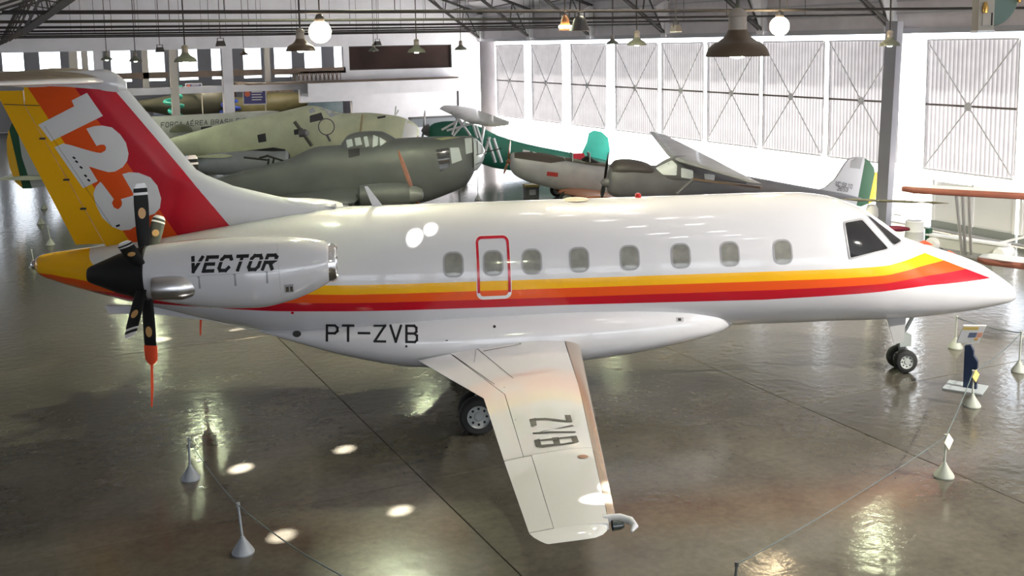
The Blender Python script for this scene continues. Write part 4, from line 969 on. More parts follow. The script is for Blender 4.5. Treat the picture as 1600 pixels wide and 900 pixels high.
for s in (-1, 1):
    a, c = fr.px(300, 252, -2.6), fr.px(452, 247, -2.6)
    b = MB(); b.lathe([(.15, a.x), (.42, a.x+.7), (.5, c.x-1.4), (.45, c.x-.1), (.34, c.x)], 24, 'x', (0, s*2.6, c.z-.15)); na = b.build('engine_nacelle', paint('blue_grey_paint', (.26, .28, .31)), t)
    b = MB(); b.tube([(a.x, s*2.6, a.z+.1), (c.x-.6, s*2.6, c.z+.30), (c.x-.15, s*2.6, c.z+.25)], [.06, .14, .10], 12); b.build('antiglare_strip', M_black, na)
    b = MB(); wing(b, [((a.x+2.6, s*.7, 1.5), (a.x-.4, s*.7, 1.5), .15), ((a.x+1.6, s*(8.5 if s > 0 else 3.0), 2.0), (a.x+.1, s*(8.5 if s > 0 else 3.0), 2.0), .11)]); b.build('wing', M_pale, t, angle=50)
    wheel(t, c.x-1.6, s*2.6, .45, .3, 'main_wheel'); b = MB(); b.beam((c.x-1.6, s*2.6+.22, .45), (c.x-1.6, s*2.6+.22, 1.6), .1); b.build('main_strut', M_gear, t)
    lat = s*2.2
    def mv(o):
        if s > 0:
            for v in o.data.vertices: v.co.y += 4.4
        return o
    fo = mv(plate(fr, [(33, 192), (29, 205), (35, 245), (51, 294), (75, 290), (92, 262), (88, 220), (65, 196)], -2.2, .12, 'tail_fin', mat('fin_light_grey', (.42, .44, .44), .5), t))
    mv(plate(fr, [(20, 191), (15, 203), (25, 245), (36, 294.5), (51, 294), (35, 245), (29, 205), (33, 192)], -2.2, .10, 'rudder_band', M_ygreen, fo))
    mv(plate(fr, [(14, 203), (11, 222), (12, 242), (16, 262), (24, 284), (36, 294), (25, 245), (15, 203)], -2.2, .10, 'rudder_band', M_yband, fo))
z = fr.px(40, 268).z; xx = fr.px(60, 262).x
b = MB(); wing(b, [((xx+1.1, -2.6, z), (xx-.8, -2.6, z), .1), ((xx+1.1, 2.6, z), (xx-.8, 2.6, z), .1)]); b.build('stabilizer', M_pale, t, angle=50)
b = MB(); b.tube([(xx+2.2, 0, z-.1), (xx+2.1, 0, .2)], .05); b.build('tail_strut', M_gear, t); wheel(t, xx+2.1, 0, .2, .14, 'tail_wheel')

# --- grey fuselage with lettering further back
t, fr = craft('lettered_aircraft', 'pale grey aircraft fuselage with dark lettering along its side behind the pale green one', 425, 175, 54, -20)
f1 = body(MB(), prof(fr, [(436, 174, 180), (420, 173, 192), (390, 174, 204), (350, 176.5, 210), (300, 179, 216), (250, 181, 221), (180, 190, 226), (90, 207, 232)], .9), 30, .2).build('fuselage', M_fab, t); T1 = bvh_of(f1)
q, wl2 = text_quads('FORÇA AÉREA BRASILEIRA', cell=.8, gap=.45, wt=.17)
Q4 = [(252, 199), (392, 190.5), (392, 184.5), (252, 192)]
decal('lettering', [[bil(p_, Q4, wl2) for p_ in k] for k in q], fr.cast(), T1, mat('dark_grey_lettering', (.06, .065, .07), .5), f1, 8, off=.015)
b = MB(); p = fr.px(283, 206, -1.0); b.lathe([(.55*math.cos(a), .38*math.sin(a)) for a in np.linspace(0, PI/2, 8)], 20, 'z', p); b.build('gun_turret', mat('olive_turret', (.12, .13, .08), .4), t)
p = fr.px(315, 201, -1.0); b = MB(); b.tube([p, p+Vector((.5, -.1, .05))], .09, 8); b.build('blister', M_glassdk, t)
for s in (-1, 1):
    b = MB(); wing(b, [((-3, s*.7, 1.6), (-6, s*.7, 1.6), .15), ((-4, s*2.6, 2.1), (-5.3, s*2.6, 2.1), .11)]); b.build('wing', M_fab, t, angle=50); wheel(t, -4, s*2.0, .45, .3, 'main_wheel')
    b = MB(); b.beam((-4, s*2.0+.2, .45), (-4, s*2.0+.2, 1.7), .1); b.build('main_strut', M_gear, t)

# --- silver open-cockpit trainer, nose to the left
t, fr = craft('silver_trainer', 'silver low-wing trainer with dark upper deck and red side panel, nose to the left', 797, 252, 42, 160)
f1 = body(MB(), prof(fr, [(797, 246, 262), (799, 240, 268), (806, 238, 275), (822, 238, 283), (850, 240, 291), (880, 245, 298), (915, 251, 304), (950, 256, 308), (1000, 263, 305), (1050, 269, 302), (1100, 275, 299), (1130, 279, 296)], .62), 32, .1, power=2.6).build('fuselage', M_silver, t, angle=60); T1 = bvh_of(f1)
decal('dark_deck', [[(804, 239.5), (815, 238.5), (835, 238.5), (855, 241), (880, 247), (884, 252), (860, 255), (832, 251), (804, 247)], [(882, 247), (905, 250), (930, 253), (946, 256), (946, 261), (915, 257), (884, 252)]], fr.cast(), T1, mat('dark_brown_deck', (.07, .055, .05), .5), f1, 2.5, off=.03)
decal('red_panel', [[(855, 268), (872, 270), (871.5, 276.5), (854, 274.5)]], fr.cast(), T1, mat('red_panel', (.42, .03, .03), .5), f1, 5, off=.012)
for xp in (893, 920): 
    a = fr.px(xp, 250); b = MB(); b.box(a.x-.02, a.x+.02, -.3, .3, a.z-.05, a.z+.30); b.build('windscreen', M_glassy, t, smooth=False)
b = body(MB(), prof(fr, [(906, 251, 257, .15), (912, 246, 258, .22), (918, 244, 259, .22), (930, 250, 260, .2), (945, 256, 262, .1)]), 20, .06); b.build('headrest_fairing', M_black, t)
h = fr.px(796, 252); sp = MB(); sp.lathe([(.12, h.x-.05), (.12, h.x+.03), (.0, h.x+.16)], 14, 'x', (0, 0, h.z)); sp.build('spinner', M_wood, t)
blade(t, h+Vector((.05, 0, 0)), fr.px(797.5, 219), .17, M_wood); blade(t, h+Vector((.05, 0, 0)), fr.px(787, 272), .15, M_wood)
for s in (-1, 1):
    a = fr.px(878, 290); c = fr.px(940, 300)
    b = MB(); wing(b, [((a.x+.2, s*.35, a.z-.2), (c.x-.1, s*.35, a.z-.25), .16), ((a.x-.1, s*5.2, a.z+.25), (c.x+.3, s*5.2, a.z+.2), .11)]); b.build('wing', mat('orange_brown_wing', (.36, .12, .05), .4), t, angle=50)
    wheel(t, a.x, s*1.3, .30, .18, 'main_wheel'); b = MB(); b.beam((a.x, s*1.3, .3), (a.x-.1, s*1.3, a.z-.15), .12); b.build('main_strut', M_gear, t)
b = MB(); b.tube([(fr.px(1120, 290).x, 0, fr.px(1120, 290).z), (fr.px(1120, 290).x, 0, .15)], .04); b.build('tail_strut', M_gear, t); wheel(t, fr.px(1120, 290).x, 0, .15, .1, 'tail_wheel')
# small crate near the trainer's nose
P = at_z(830, 309, 0); k = thing('crate', 'small dark crate with yellow top edge on the bright floor below the silver trainer', 'crate', P, R(-15))
b = MB(); b.box(-.27, .27, -.25, .25, 0, .46); b.build('crate_body', mat('dark_crate', (.05, .055, .06), .5), k, smooth=False); b = MB(); b.box(-.29, .29, -.27, .27, .46, .55); b.build('crate_lid', mat('olive_yellow_lid', (.35, .28, .08), .5), k, smooth=False)
b = MB(); b.box(-.12, .14, -.256, -.25, .15, .36); b.build('crate_label', mat('grey_label', (.3, .31, .34), .5), k, smooth=False)

# --- green parasol-winged aircraft at the back
t, fr = craft('green_parasol_aircraft', 'deep green parasol-wing aircraft with silver struts and teal tail fin by the far doors', 668, 208, 50, 160)
f1 = body(MB(), prof(fr, [(668, 200, 215), (680, 192, 224), (700, 189, 234), (740, 194, 252), (780, 212, 264), (830, 226, 268), (880, 236, 266), (930, 246, 262), (948, 250, 258)], .6), 28, .15, power=2.6).build('fuselage', M_green, t, angle=60); T1 = bvh_of(f1)
plate(fr, [(908, 242), (917, 222), (920, 208), (928, 203.5), (940, 206), (950, 215), (953, 235), (950, 252), (925, 252)], 0, .1, 'tail_fin', M_teal, t)
decal('white_mark', [[(817, 234), (828, 236), (827, 241), (816, 239)], [(832, 237), (840, 239), (839, 243), (831, 241)]], fr.cast(), T1, M_whiteflat, f1, 3, off=.04)
plate(fr, [(893, 240), (912, 239), (916, 249), (895, 250)], .25, .06, 'red_tail_panel', M_red, t)
A = fr.loc(at_z(702, 166, 3.0)); B = fr.loc(at_z(775, 196, 3.0))
ux = Vector((1, 0, 0))
b = MB(); wing(b, [(A+ux*.35, A-ux*.55, .14), (A.lerp(B, .15)+ux*.75, A.lerp(B, .15)-ux*.9, .14), (A.lerp(B, .85)+ux*.75, A.lerp(B, .85)-ux*.9, .14), (B+ux*.35, B-ux*.5, .14)]); b.build('wing', paint('grey_silver_wing', (.42, .43, .41)), t, angle=50)
segs = [((712, 178), (735, 212)), ((716, 182), (706, 210)), ((728, 188), (708, 212)), ((738, 192), (746, 216)), ((698, 204), (742, 192)), ((690, 203), (714, 190)), ((706, 174), (722, 196)), ((744, 196), (752, 220))]
tubes(fr, segs, .055, 'wing_strut', M_stripegrey, t, 1.3)
tubes(fr, [((756, 198), (750, 238)), ((765, 214), (757, 240)), ((762, 216), (774, 254)), ((771, 216), (784, 254))], .07, 'wing_strut', M_stripegrey, t, 1.2)
blade(t, fr.px(662, 204), fr.px(664, 172), .18, M_dkgrey); blade(t, fr.px(662, 204), fr.px(657, 232), .18, M_dkgrey); h = fr.px(662, 204); b = MB(); b.lathe([(.0, h.x+.12), (.2, h.x), (.3, h.x-.25)], 14, 'x', (0, 0, h.z)); b.build('propeller_hub', M_dkgrey, t)
for s in (-1, 1): wheel(t, -1.4, s*.9, .35, .2, 'main_wheel'); 
b = MB(); b.beam((-1.4, -.9, .35), (-1.4, -.2, 1.6), .08); b.beam((-1.4, .9, .35), (-1.4, .2, 1.6), .08); b.build('main_strut', M_stripegrey, t)
P = at_depth(676, 190, 54); w_ = thing('grey_wing_panel', 'blue-grey wing panel with dark upper edge standing along the back wall', 'wing panel', Vector((P.x, P.y, 0)), 0)
zt_ = P.z
b = MB(); b.box(-1.2, 1.25, -.2, .2, zt_-.22, zt_+.18); b.build('panel_skin', paint('blue_grey_skin', (.33, .36, .42)), w_, smooth=False); b = MB(); b.box(-1.2, 1.25, -.22, .22, zt_+.18, zt_+.26); b.build('dark_edge', M_dkgrey, w_, smooth=False)
b = MB(); b.beam((-.9, 0, 0), (-.9, 0, zt_-.2), .08); b.beam((.9, 0, 0), (.9, 0, zt_-.2), .08); b.build('trestle', M_greysteel, w_, smooth=False)

# --- slate grey high-wing cabin aircraft, nose to the left
t, fr = craft('high_wing_aircraft', 'slate grey high-wing cabin aircraft with green and yellow rudder, nose to the left', 950, 280, 36, 160)
f1 = body(MB(), prof(fr, [(950, 270, 300), (953, 262, 304), (962, 257, 308), (985, 256, 310), (1010, 258, 312), (1040, 258, 313), (1070, 258, 313), (1100, 263, 311), (1150, 272, 309), (1200, 281, 308), (1260, 292, 310), (1320, 302, 312), (1345, 308, 316)], .85), 32, .12, power=2.3).build('fuselage', M_dkgrey, t, angle=60)
cw = body(MB(), prof(fr, [(954, 258, 276, .3), (962, 250, 276, .42), (975, 248, 276, .45), (1000, 251, 276, .45), (1014, 256, 276, .42), (1024, 266, 276, .3)]), 24, .06).build('cowl_top', mat('dark_cowl', (.07, .06, .06), .4), t)
cb = body(MB(), prof(fr, [(1022, 262, 285, .40), (1045, 248, 288, .52), (1060, 243, 288, .55), (1090, 247, 288, .55), (1130, 262, 288, .5), (1160, 273, 288, .4)]), 28, .08, power=2.8).build('cabin', M_dkgrey, t); T1 = bvh_of(f1, cb)
M_doorglow = mat('door_glow_pane', (.80, .84, .88), .15, coat=.5)  # pale colour stands in for door light seen through the cabin
windows(fr, [[(1024, 263), (1050, 250.5), (1058, 258), (1057, 274), (1036, 273)], [(1064, 262), (1083, 266), (1083, 280), (1064, 277)], [(1100, 271), (1117, 273), (1116, 282.5), (1101, 280)]], 'cabin_window', M_doorglow, T1, cb, 2)
WL = [(at_depth(1015, 207, 42.5), at_depth(1040, 211, 42.0)), (at_depth(1043, 243, 37.2), at_depth(1118, 250, 36.4)), (at_depth(1060, 252, 35.2), at_depth(1140, 262, 34.6)), (at_depth(1160, 281, 31.2), at_depth(1190, 287, 30.9))]
b = MB(); wing(b, [(fr.loc(a), fr.loc(c), .13) for a, c in WL]); b.build('wing', paint('light_slate_wing', (.30, .29, .31)), t, angle=50)
tubes(fr, [((1057, 303), (1084, 280))], .06, 'wing_strut', M_dkgrey, t, 1.0)
a, c = fr.loc(at_depth(1085, 280, 34.5)), fr.loc(at_depth(1190, 293, 31.8)); b = MB(); b.beam(a, c, .10, .06); b.build('jury_strut', mat('brown_strut', (.2, .13, .1), .4), t)
h = fr.px(947, 285); b = MB(); b.lathe([(.0, h.x+.2), (.12, h.x+.12), (.2, h.x-.1)], 14, 'x', (0, 0, h.z)); b.build('propeller_hub', M_dkgrey, t)
blade(t, h+Vector((.06, 0, 0)), fr.px(951, 238), .2, M_black); blade(t, h+Vector((.06, 0, 0)), fr.px(940, 310), .2, M_black)
fo = plate(fr, [(1270, 300), (1290, 292), (1304, 280), (1318, 258), (1326, 248), (1338, 245), (1350, 246), (1350, 252), (1337, 322), (1300, 318)], 0, .12, 'tail_fin', mat('light_grey_fin', (.42, .42, .46), .5), t)
plate(fr, [(1350, 247), (1358, 252), (1365, 262), (1366, 270), (1356, 318), (1344, 323), (1337, 321)], 0, .10, 'rudder_band', M_ygreen, fo); plate(fr, [(1366, 268), (1374, 270), (1374, 288), (1366, 314), (1356, 319)], 0, .09, 'rudder_band', M_yband, fo)
decal('tail_tip_panel', [[(1331, 247), (1348, 246.5), (1344, 264), (1328, 262)]], fr.cast(), bvh_of(fo), mat('mid_grey', (.25, .25, .27), .5), fo, 5, off=.01)
for tx, nm_, Q4 in (('UC SR 10', 'type_lettering', [(1306, 289.5), (1331, 294.5), (1332, 288.5), (1307, 283.5)]), ('2653', 'serial_number', [(1308, 297), (1324, 299.5), (1325, 293.5), (1309, 291)])):
    q, w3 = text_quads(tx, cell=.7, gap=.35, wt=.2); decal(nm_, [[bil(p_, Q4, w3) for p_ in k] for k in q], fr.cast(), bvh_of(fo), M_dkgrey, fo, 6, off=.012)
for s in (-1, 1): 
    wheel(t, -1.6, s*1.1, .36, .22, 'main_wheel'); b = MB(); b.beam((-1.6, s*1.1, .36), (-1.6, s*.4, 1.0), .14, .2); b.build('main_strut', M_dkgrey, t)
xt = fr.px(1340, 312); b = MB(); b.tube([(xt.x+.2, 0, xt.z), (xt.x+.2, 0, .12)], .04); b.build('tail_strut', M_gear, t); wheel(t, xt.x+.2, 0, .12, .08, 'tail_wheel')

# --- white biplane with red-brown wing edges, mostly outside the frame on the right
A, B = at_z(1405, 298, 2.7), at_z(1700, 314, 2.7); P = at_z(1700, 430, 0); d = (B-A).normalized(); psi = math.atan2(d.y, d.x)+PI/2
t = thing('biplane', 'white biplane with red-brown wing edges reaching in from the right edge', 'airplane', (B.x, B.y, 0), psi)
fr = Frame(Vector((B.x, B.y, 0)), psi)
def bw(a, c, nm, chord=1.25):
    a, c = fr.loc(a), fr.loc(c); back = Vector((-1 if (fr.loc(C_LOC)-a).x > 0 else 1, 0, 0)); b = MB()
    wing(b, [(a+back*.25, a+back*chord*.8, .1), (a.lerp(c, .08), a.lerp(c, .08)+back*chord, .1), (c, c+back*chord, .1)], .10, 1.0); wg_ = b.build(nm, M_cream, t, angle=50)
    b = MB(); wing(b, [(a+back*.25, a+back*chord*.8, .1), (a.lerp(c, .08), a.lerp(c, .08)+back*chord, .1), (c, c+back*chord, .1)], 0, .10, grow=.03); b.build('wing_edge', M_redbrown, wg_, angle=50)
bw(A, B, 'upper_wing'); bw(at_z(1524, 409, .95), at_z(1720, 433, .95), 'lower_wing')
for px0, px1 in ((1494, 1503), (1504, 1508), (1514, 1517)):
    a, c = at_z(px0, 306, 2.62), at_z(px1, 397, .98); b = MB(); b.tube([fr.loc(a), fr.loc(c)], .035, 8); b.build('wing_strut', M_cream, t)
b = MB(); body(b, [(-2.5, 1.75, 1.3, .15), (-1, 1.95, .95, .4), (.8, 2.0, .9, .45), (1.7, 1.85, 1.0, .4)], 24, .2); b.build('fuselage', M_redbrown, t)
for s in (-.7, .7): wheel(t, .9, s, .33, .16, 'main_wheel')
b = MB(); b.beam((.9, -.7, .33), (.7, -.2, 1.0), .06); b.beam((.9, .7, .33), (.7, .2, 1.0), .06); b.beam((0, 0, 1.9), (0, 0, 2.7), .08); b.build('main_strut', M_stripegrey, t)
# --- olive rotor blade on a white mast behind the airliner nose
P = at_depth(1362, 330, 26.5); t = thing('rotor_mast', 'white rotor mast with one long thin olive blade behind the airliner nose', 'rotor', (P.x, P.y, 0))
def L_(px, py, D): return at_depth(px, py, D)-Vector((P.x, P.y, 0))
b = MB(); b.lathe([(0, P.z+.18), (.10, P.z+.16), (.15, P.z+.05), (.16, P.z-.1), (.12, P.z-.3), (.07, P.z-.5), (.06, .12), (.10, .05), (.11, 0)], 20); b.build('mast', M_cream, t)
b = MB(); rr = []
for k, w_ in ((0, .4), (.1, .9), (.35, 1), (.36, 1), (.55, .9), (.62, 1.1), (.75, .5), (.85, 1.0), (1, .2)):
    c = L_(1318, 311.5, 26.5).lerp(L_(1482, 317.5, 26), k); rr.append([c+Vector((.0, .10*math.cos(2*PI*j/10)*w_, .032*math.sin(2*PI*j/10)*w_)) for j in range(10)])
b.loft(rr, 0, True); b.build('rotor_blade', mat('olive_blade', (.16, .15, .10), .4), t)
c0, c1_ = L_(1386, 357, 26.5), L_(1421, 358, 26.3); b = MB(); b.loft([[c0.lerp(c1_, k)+Vector((0, .1*math.cos(2*PI*j/8)*w_, .07*math.sin(2*PI*j/8)*w_)) for j in range(8)] for k, w_ in ((0, 1), (.6, 1), (.95, .6), (1, .1))], 0, True); b.build('red_pod', mat('dark_red_pod', (.22, .02, .05), .4), t)
b = MB(); b.beam((0, 0, c0.z-.02), c0, .05); b.build('pod_arm', M_cream, t)
# --- low pale trolley along the door wall
a, c = at_z(1450, 389, 0), at_z(1574, 408, 0); L = (c-a).length; ang = math.atan2((c-a).y, (c-a).x)
t = thing('long_trolley', 'long low pale trolley lying along the doors behind the airliner nose', 'trolley', a, ang)
b = MB(); b.box(.1, L-.1, -.12, .12, .12, .42); b.build('beam', mat('pale_grey_beam', (.5, .5, .47), .6), t, smooth=False)
b = MB(); b.box(0, L, -.16, .16, .42, .47); b.build('top_rail', M_whitesteel, t, smooth=False)
b = MB(); b.box(-.05, .06, -.1, .1, .05, .62); b.build('end_post', M_ygreen, t, smooth=False)
for x in (.25, L-.1): b = MB(); b.lathe([(0, -.3), (.17, -.3), (.2, -.24), (.2, .24), (.17, .3), (0, .3)], 18, 'y', (x, 0, .2)); b.build('roller', M_cream, t)
b = MB(); b.beam((L-.3, 0, .45), (L+.5, .3, .75), .06); b.build('drawbar', M_whitesteel, t, smooth=False)
P = at_z(1428, 376, 0); t = thing('drum', 'white drum standing on the floor left of the long pale trolley', 'drum', P)
b = MB(); b.lathe([(0, 0), (.27, 0), (.28, .05), (.27, .28), (.285, .30), (.27, .32), (.27, .6), (.24, .63), (0, .63)], 24); b.build('drum_body', M_cream, t); b = MB(); b.lathe([(0, .64), (.2, .64), (.23, .62), (.23, .6)], 24); b.build('drum_lid', M_greysteel, t)
# ================================================================== STANCHIONS, ROPES, SIGNS
M_stand = mat('grey_green_stand', (.36, .38, .33), .5, var=.1); M_standb = mat('blue_grey_stand', (.24, .26, .29), .5, var=.1); M_rope = mat('blue_grey_rope', (.10, .13, .14), .8)
def stanchion(px, py, ytop, label, m_=None, xtop=None, sign=None, group='rope stanchions with cone feet'):
    P = at_z(px, py, 0); D = (P-C_LOC).dot(C_FW); h = (py-ytop)*D/F_PX*1.03; m_ = m_ or M_stand
    t = thing('rope_stanchion', label, 'stanchion', P, R(-20), group)
    b = MB(); b.lathe([(0, 0), (.135, 0), (.14, .02), (.12, .06), (.08, .12), (.04, .18), (.022, .22), (0, .22)], 20); b.build('cone_foot', m_, t)
    topw = at_depth(xtop, ytop, D) if xtop else P+Vector((0, 0, h)); tl = Matrix.Rotation(R(20), 3, 'Z') @ (topw-P)
    b = MB(); b.tube([(0, 0, .2), tl], .016, 10); b.build('pole', m_, t)
    b = MB(); b.tube([tl-Vector((0, 0, .02)), tl+Vector((0, 0, .03))], .024, 10); b.build('rope_eye', m_, t)
    if sign:
        s0, s1 = sign; b = MB(); b.box(-.02, -.012, -.02, .02, 0, .01)
        b = MB(); n = Vector((.5, -.8, .25)).normalized(); u = Vector((.62, .55, .55)).normalized(); v = n.cross(u).normalized()
        c = tl+Vector((.02, -.04, -.06)); b.add([c+u*a_+v*e_+n*o_ for o_ in (0, .008) for a_, e_ in ((-s0, -s1), (s0, -s1), (s0, s1), (-s0, s1))], [(0, 1, 2, 3), (7, 6, 5, 4), (0, 4, 5, 1), (1, 5, 6, 2), (2, 6, 7, 3), (3, 7, 4, 0)]); b.build('notice_card', sign_m, t, smooth=False)
    return topw
sign_m = mat('cream_card', (.72, .70, .58), .6)
s1 = stanchion(298, 749, 686, 'blue-grey rope stanchion on the dark floor below the propeller, farther of two', M_standb, xtop=295)
s2 = stanchion(380, 864, 789, 'blue-grey rope stanchion leaning at the edge of the lit floor', M_standb, xtop=372)
s3 = stanchion(1475, 745, 682, 'rope stanchion with a cream card on its pole, nearest on the bright floor', xtop=1478, sign=(.09, .07))
sign_m = mat('yellow_card', (.66, .50, .14), .6)
s4 = stanchion(1519, 635, 581, 'rope stanchion with a yellow card just in front of the information stand', xtop=1521, sign=(.09, .06))
s5 = stanchion(1493, 544, 496, 'rope stanchion half hidden behind the information stand', xtop=1495)
s6 = stanchion(1592, 581, 520, 'rope stanchion at the right edge beyond the information stand', xtop=1596)
s7 = stanchion(1147, 958, 882, 'rope stanchion at the bottom edge, only its dark pole top in view', mat('dark_stand', (.06, .065, .06), .5), xtop=1151)
s8 = stanchion(747, 312, 266, 'pale rope stanchion on the bright floor below the glazed nose', M_stripegrey)
for k, (px, py, yt_, xt_) in enumerate(((69, 326, 301, 67), (64, 350, 326, 61), (79, 383, 354, 74), (53, 418, 391, 49))):
    stanchion(px, py, yt_, ['pale thin stanchion left of the fin, farthest of four in a row', 'pale thin stanchion left of the fin, second farthest of the row of four', 'pale thin stanchion left of the fin, second nearest of the row of four', 'pale thin stanchion left of the fin, nearest of the row, above the tail lamp'][k], M_stand, xtop=xt_)
def rope(a, c, label, sag=.06, r=.008):
    mid = [a.lerp(c, k/12)-Vector((0, 0, sag*4*(k/12)*(1-k/12))) for k in range(13)]; o = Vector((a.x, a.y, a.z)); b = MB(); b.tube([p-o for p in mid], r, 6); r_ = b.build('rope', M_rope, None, loc=o); tag(r_, label, 'rope', 'ropes between the stanchions')
rope(s1, s2, 'thin dark rope between the two blue-grey stanchions'); rope(s2, at_depth(545, 905, 10.6), 'thin dark rope running from the leaning stanchion out of the bottom edge')
rope(s3, s4, 'thin rope between the cream-card and yellow-card stanchions', .03); rope(s3, s7, 'long faint blue rope across the bright floor to the bottom edge', .05, .006)
rope(s5, s6, 'thin rope between the two stanchions beyond the information stand', .05); rope(s4, s6, 'thin rope from the yellow-card stanchion to the right edge one', .06)

# information stand: thin navy upright on a grey plate with a tilted picture panel
P = at_z(1511, 607, 0); t = thing('information_stand', 'navy information stand with white picture panel in front of the airliner nose', 'sign', P, R(30))
b = MB(); b.box(-.28, .28, -.30, .36, 0, .025); b.build('base_plate', mat('plate_grey', (.36, .40, .41), .4), t, smooth=False)
b = MB(); y0, y1, yt0 = -.16, .06, -.06
b.add([(-.045, y0, .025), (-.045, y1, .025), (-.045, y1, .78), (-.045, yt0+.02, .80), (-.045, yt0-.03, .70), (-.045, yt0-.03, .62), (-.045, y0, .52)]+[(.045, y0, .025), (.045, y1, .025), (.045, y1, .78), (.045, yt0+.02, .80), (.045, yt0-.03, .70), (.045, yt0-.03, .62), (.045, y0, .52)],
      [tuple(range(6, -1, -1)), tuple(range(7, 14))]+[(i, (i+1) % 7, (i+1) % 7+7, i+7) for i in range(7)]); b.build('upright', mat('navy_paint', (.012, .028, .07), .35, coat=.3), t, smooth=False)
pn = MB(); n = Vector((-.45, -.1, .88)).normalized()
C0 = at_depth(1517, 524, (P-C_LOC).dot(C_FW)+.1)-P; C0 = Matrix.Rotation(R(-30), 3, 'Z') @ C0
cw_ = Matrix.Rotation(R(-30), 3, 'Z'); u = (cw_ @ C_R).normalized(); v = (cw_ @ (C_U*.75-C_FW*.66)).normalized()
def card(u0, u1, v0, v1, off, th, nm, m_, par):
    nn = u.cross(v).normalized(); 
    if nn.dot(cw_ @ (C_LOC-P)) < 0: nn = -nn
    b = MB(); b.add([C0+u*a+v*e+nn*o for o in (off, off+th) for a, e in ((u0, v0), (u1, v0), (u1, v1), (u0, v1))], [(0, 1, 2, 3), (7, 6, 5, 4), (0, 4, 5, 1), (1, 5, 6, 2), (2, 6, 7, 3), (3, 7, 4, 0)]); return b.build(nm, m_, par, smooth=False)
pl_ = card(-.20, .20, -.20, .26, -.015, .02, 'picture_panel', M_cream, t)
card(-.19, .08, .15, .23, .006, .003, 'title_strip', mat('ochre_print', (.62, .47, .14), .5), pl_); card(-.05, .09, -.05, .08, .006, .003, 'picture', mat('blue_grey_print', (.12, .15, .24), .5), pl_); card(.10, .19, -.05, .08, .006, .003, 'picture', mat('salmon_print', (.72, .34, .25), .5), pl_); card(.08, .15, -.13, -.07, .006, .003, 'picture', mat('orange_print', (.75, .42, .10), .5), pl_)

# signs and things in the next hall
def board(px, py, D, w, h, label, hp):
    P = at_depth(px, py, D); t = thing('notice_board', label, 'sign', (P.x, P.y, 0), R(-25)); z = P.z
    b = MB(); b.box(-w/2, w/2, -.03, .03, z-h/2, z+h/2); b.build('frame', mat('pale_frame', (.6, .6, .66), .5), t, smooth=False)
    f = MB(); f.box(-w/2+.06, w/2-.06, -.04, -.03, z-h/2+.06, z+h/2-.06); fb = f.build('blue_face', mat('blue_face', (.06, .06, .22), .4), t, smooth=False)
    for k in range(4): b = MB(); b.box(-w*.12, w*(.34-.05*(k % 2)), -.045, -.04, z+h*(.26-.16*k), z+h*(.32-.16*k)); b.build('text_line', M_whiteflat, fb, smooth=False)
    b = MB(); b.lathe([(0, -.05), (h*.18, -.05), (h*.18, -.04)], 14, 'y', (-w*.30, 0, z+h*.18)); b.build('red_emblem', mat('red_orange_print', (.65, .16, .08), .5), fb, smooth=False)
    b = MB(); b.box(w*.42, w*.47, -.02, .02, 0, z-h/2); b.build('post', M_beige, t, smooth=False)
board(398, 151, 62.5, 1.35, .92, 'blue notice board with pale frame on a post, the larger, beside the straw canopy', 3)
board(303, 137, 66, 1.0, .55, 'blue notice board half hidden below the deep beam, the smaller one', 3)
t, fr = craft('camouflaged_warbird', 'dark olive aircraft in the next hall seen below the deep beam', 345, 150, 68, -165)
f1 = body(MB(), prof(fr, [(345, 140, 176), (335, 135, 184), (310, 134, 190), (280, 146, 186), (250, 152, 178), (215, 158, 172)], .9), 24, .25).build('fuselage', mat('dark_olive', (.05, .052, .035), .5, var=.3, scale=1), t); T1 = bvh_of(f1)
blade(t, fr.px(345, 158), fr.px(347, 136), .25, M_black); b = MB(); b.lathe([(0, .3), (.4, 0), (.5, -.4)], 16, 'x', (fr.px(345, 158).x, 0, fr.px(345, 158).z)); b.build('spinner', mat('olive_brown', (.14, .1, .05), .5), t)
b = MB(); wing(b, [((-1, -5, 1.3), (-3, -5, 1.3), .12), ((-1, 5, 1.3), (-3, 5, 1.3), .12)]); b.build('wing', mat('olive_light', (.14, .14, .08), .5), t)
for s in (-1, 1): wheel(t, -1.2, s*1.5, .4, .25, 'main_wheel'); 
b = MB(); b.beam((-1.2, -1.5, .4), (-1.2, -1.5, 1.3), .1); b.beam((-1.2, 1.5, .4), (-1.2, 1.5, 1.3), .1); b.build('main_strut', M_gear, t)
t, fr = craft('olive_aircraft', 'brownish olive aircraft in the next hall right of the blue ribbon', 372, 160, 72, -20)
f1 = body(MB(), prof(fr, [(480, 150, 165), (460, 144, 172), (430, 144, 180), (395, 152, 180), (360, 152, 172), (340, 158, 170)], .9), 24, .25).build('fuselage', mat('brown_olive', (.13, .12, .06), .5, var=.3, scale=1), t)
b = MB(); wing(b, [((-1+4, -4, 1.5), (-3+4, -4, 1.5), .12), ((-1+4, 4, 1.5), (-3+4, 4, 1.5), .12)]); b.build('wing', mat('olive_light', (.14, .14, .08), .5), t)
for s in (-1, 1): wheel(t, 2.5, s*1.5, .4, .25, 'main_wheel')
b = MB(); b.beam((2.5, -1.5, .4), (2.5, -1.5, 1.5), .1); b.beam((2.5, 1.5, .4), (2.5, 1.5, 1.5), .1); b.build('main_strut', M_gear, t)
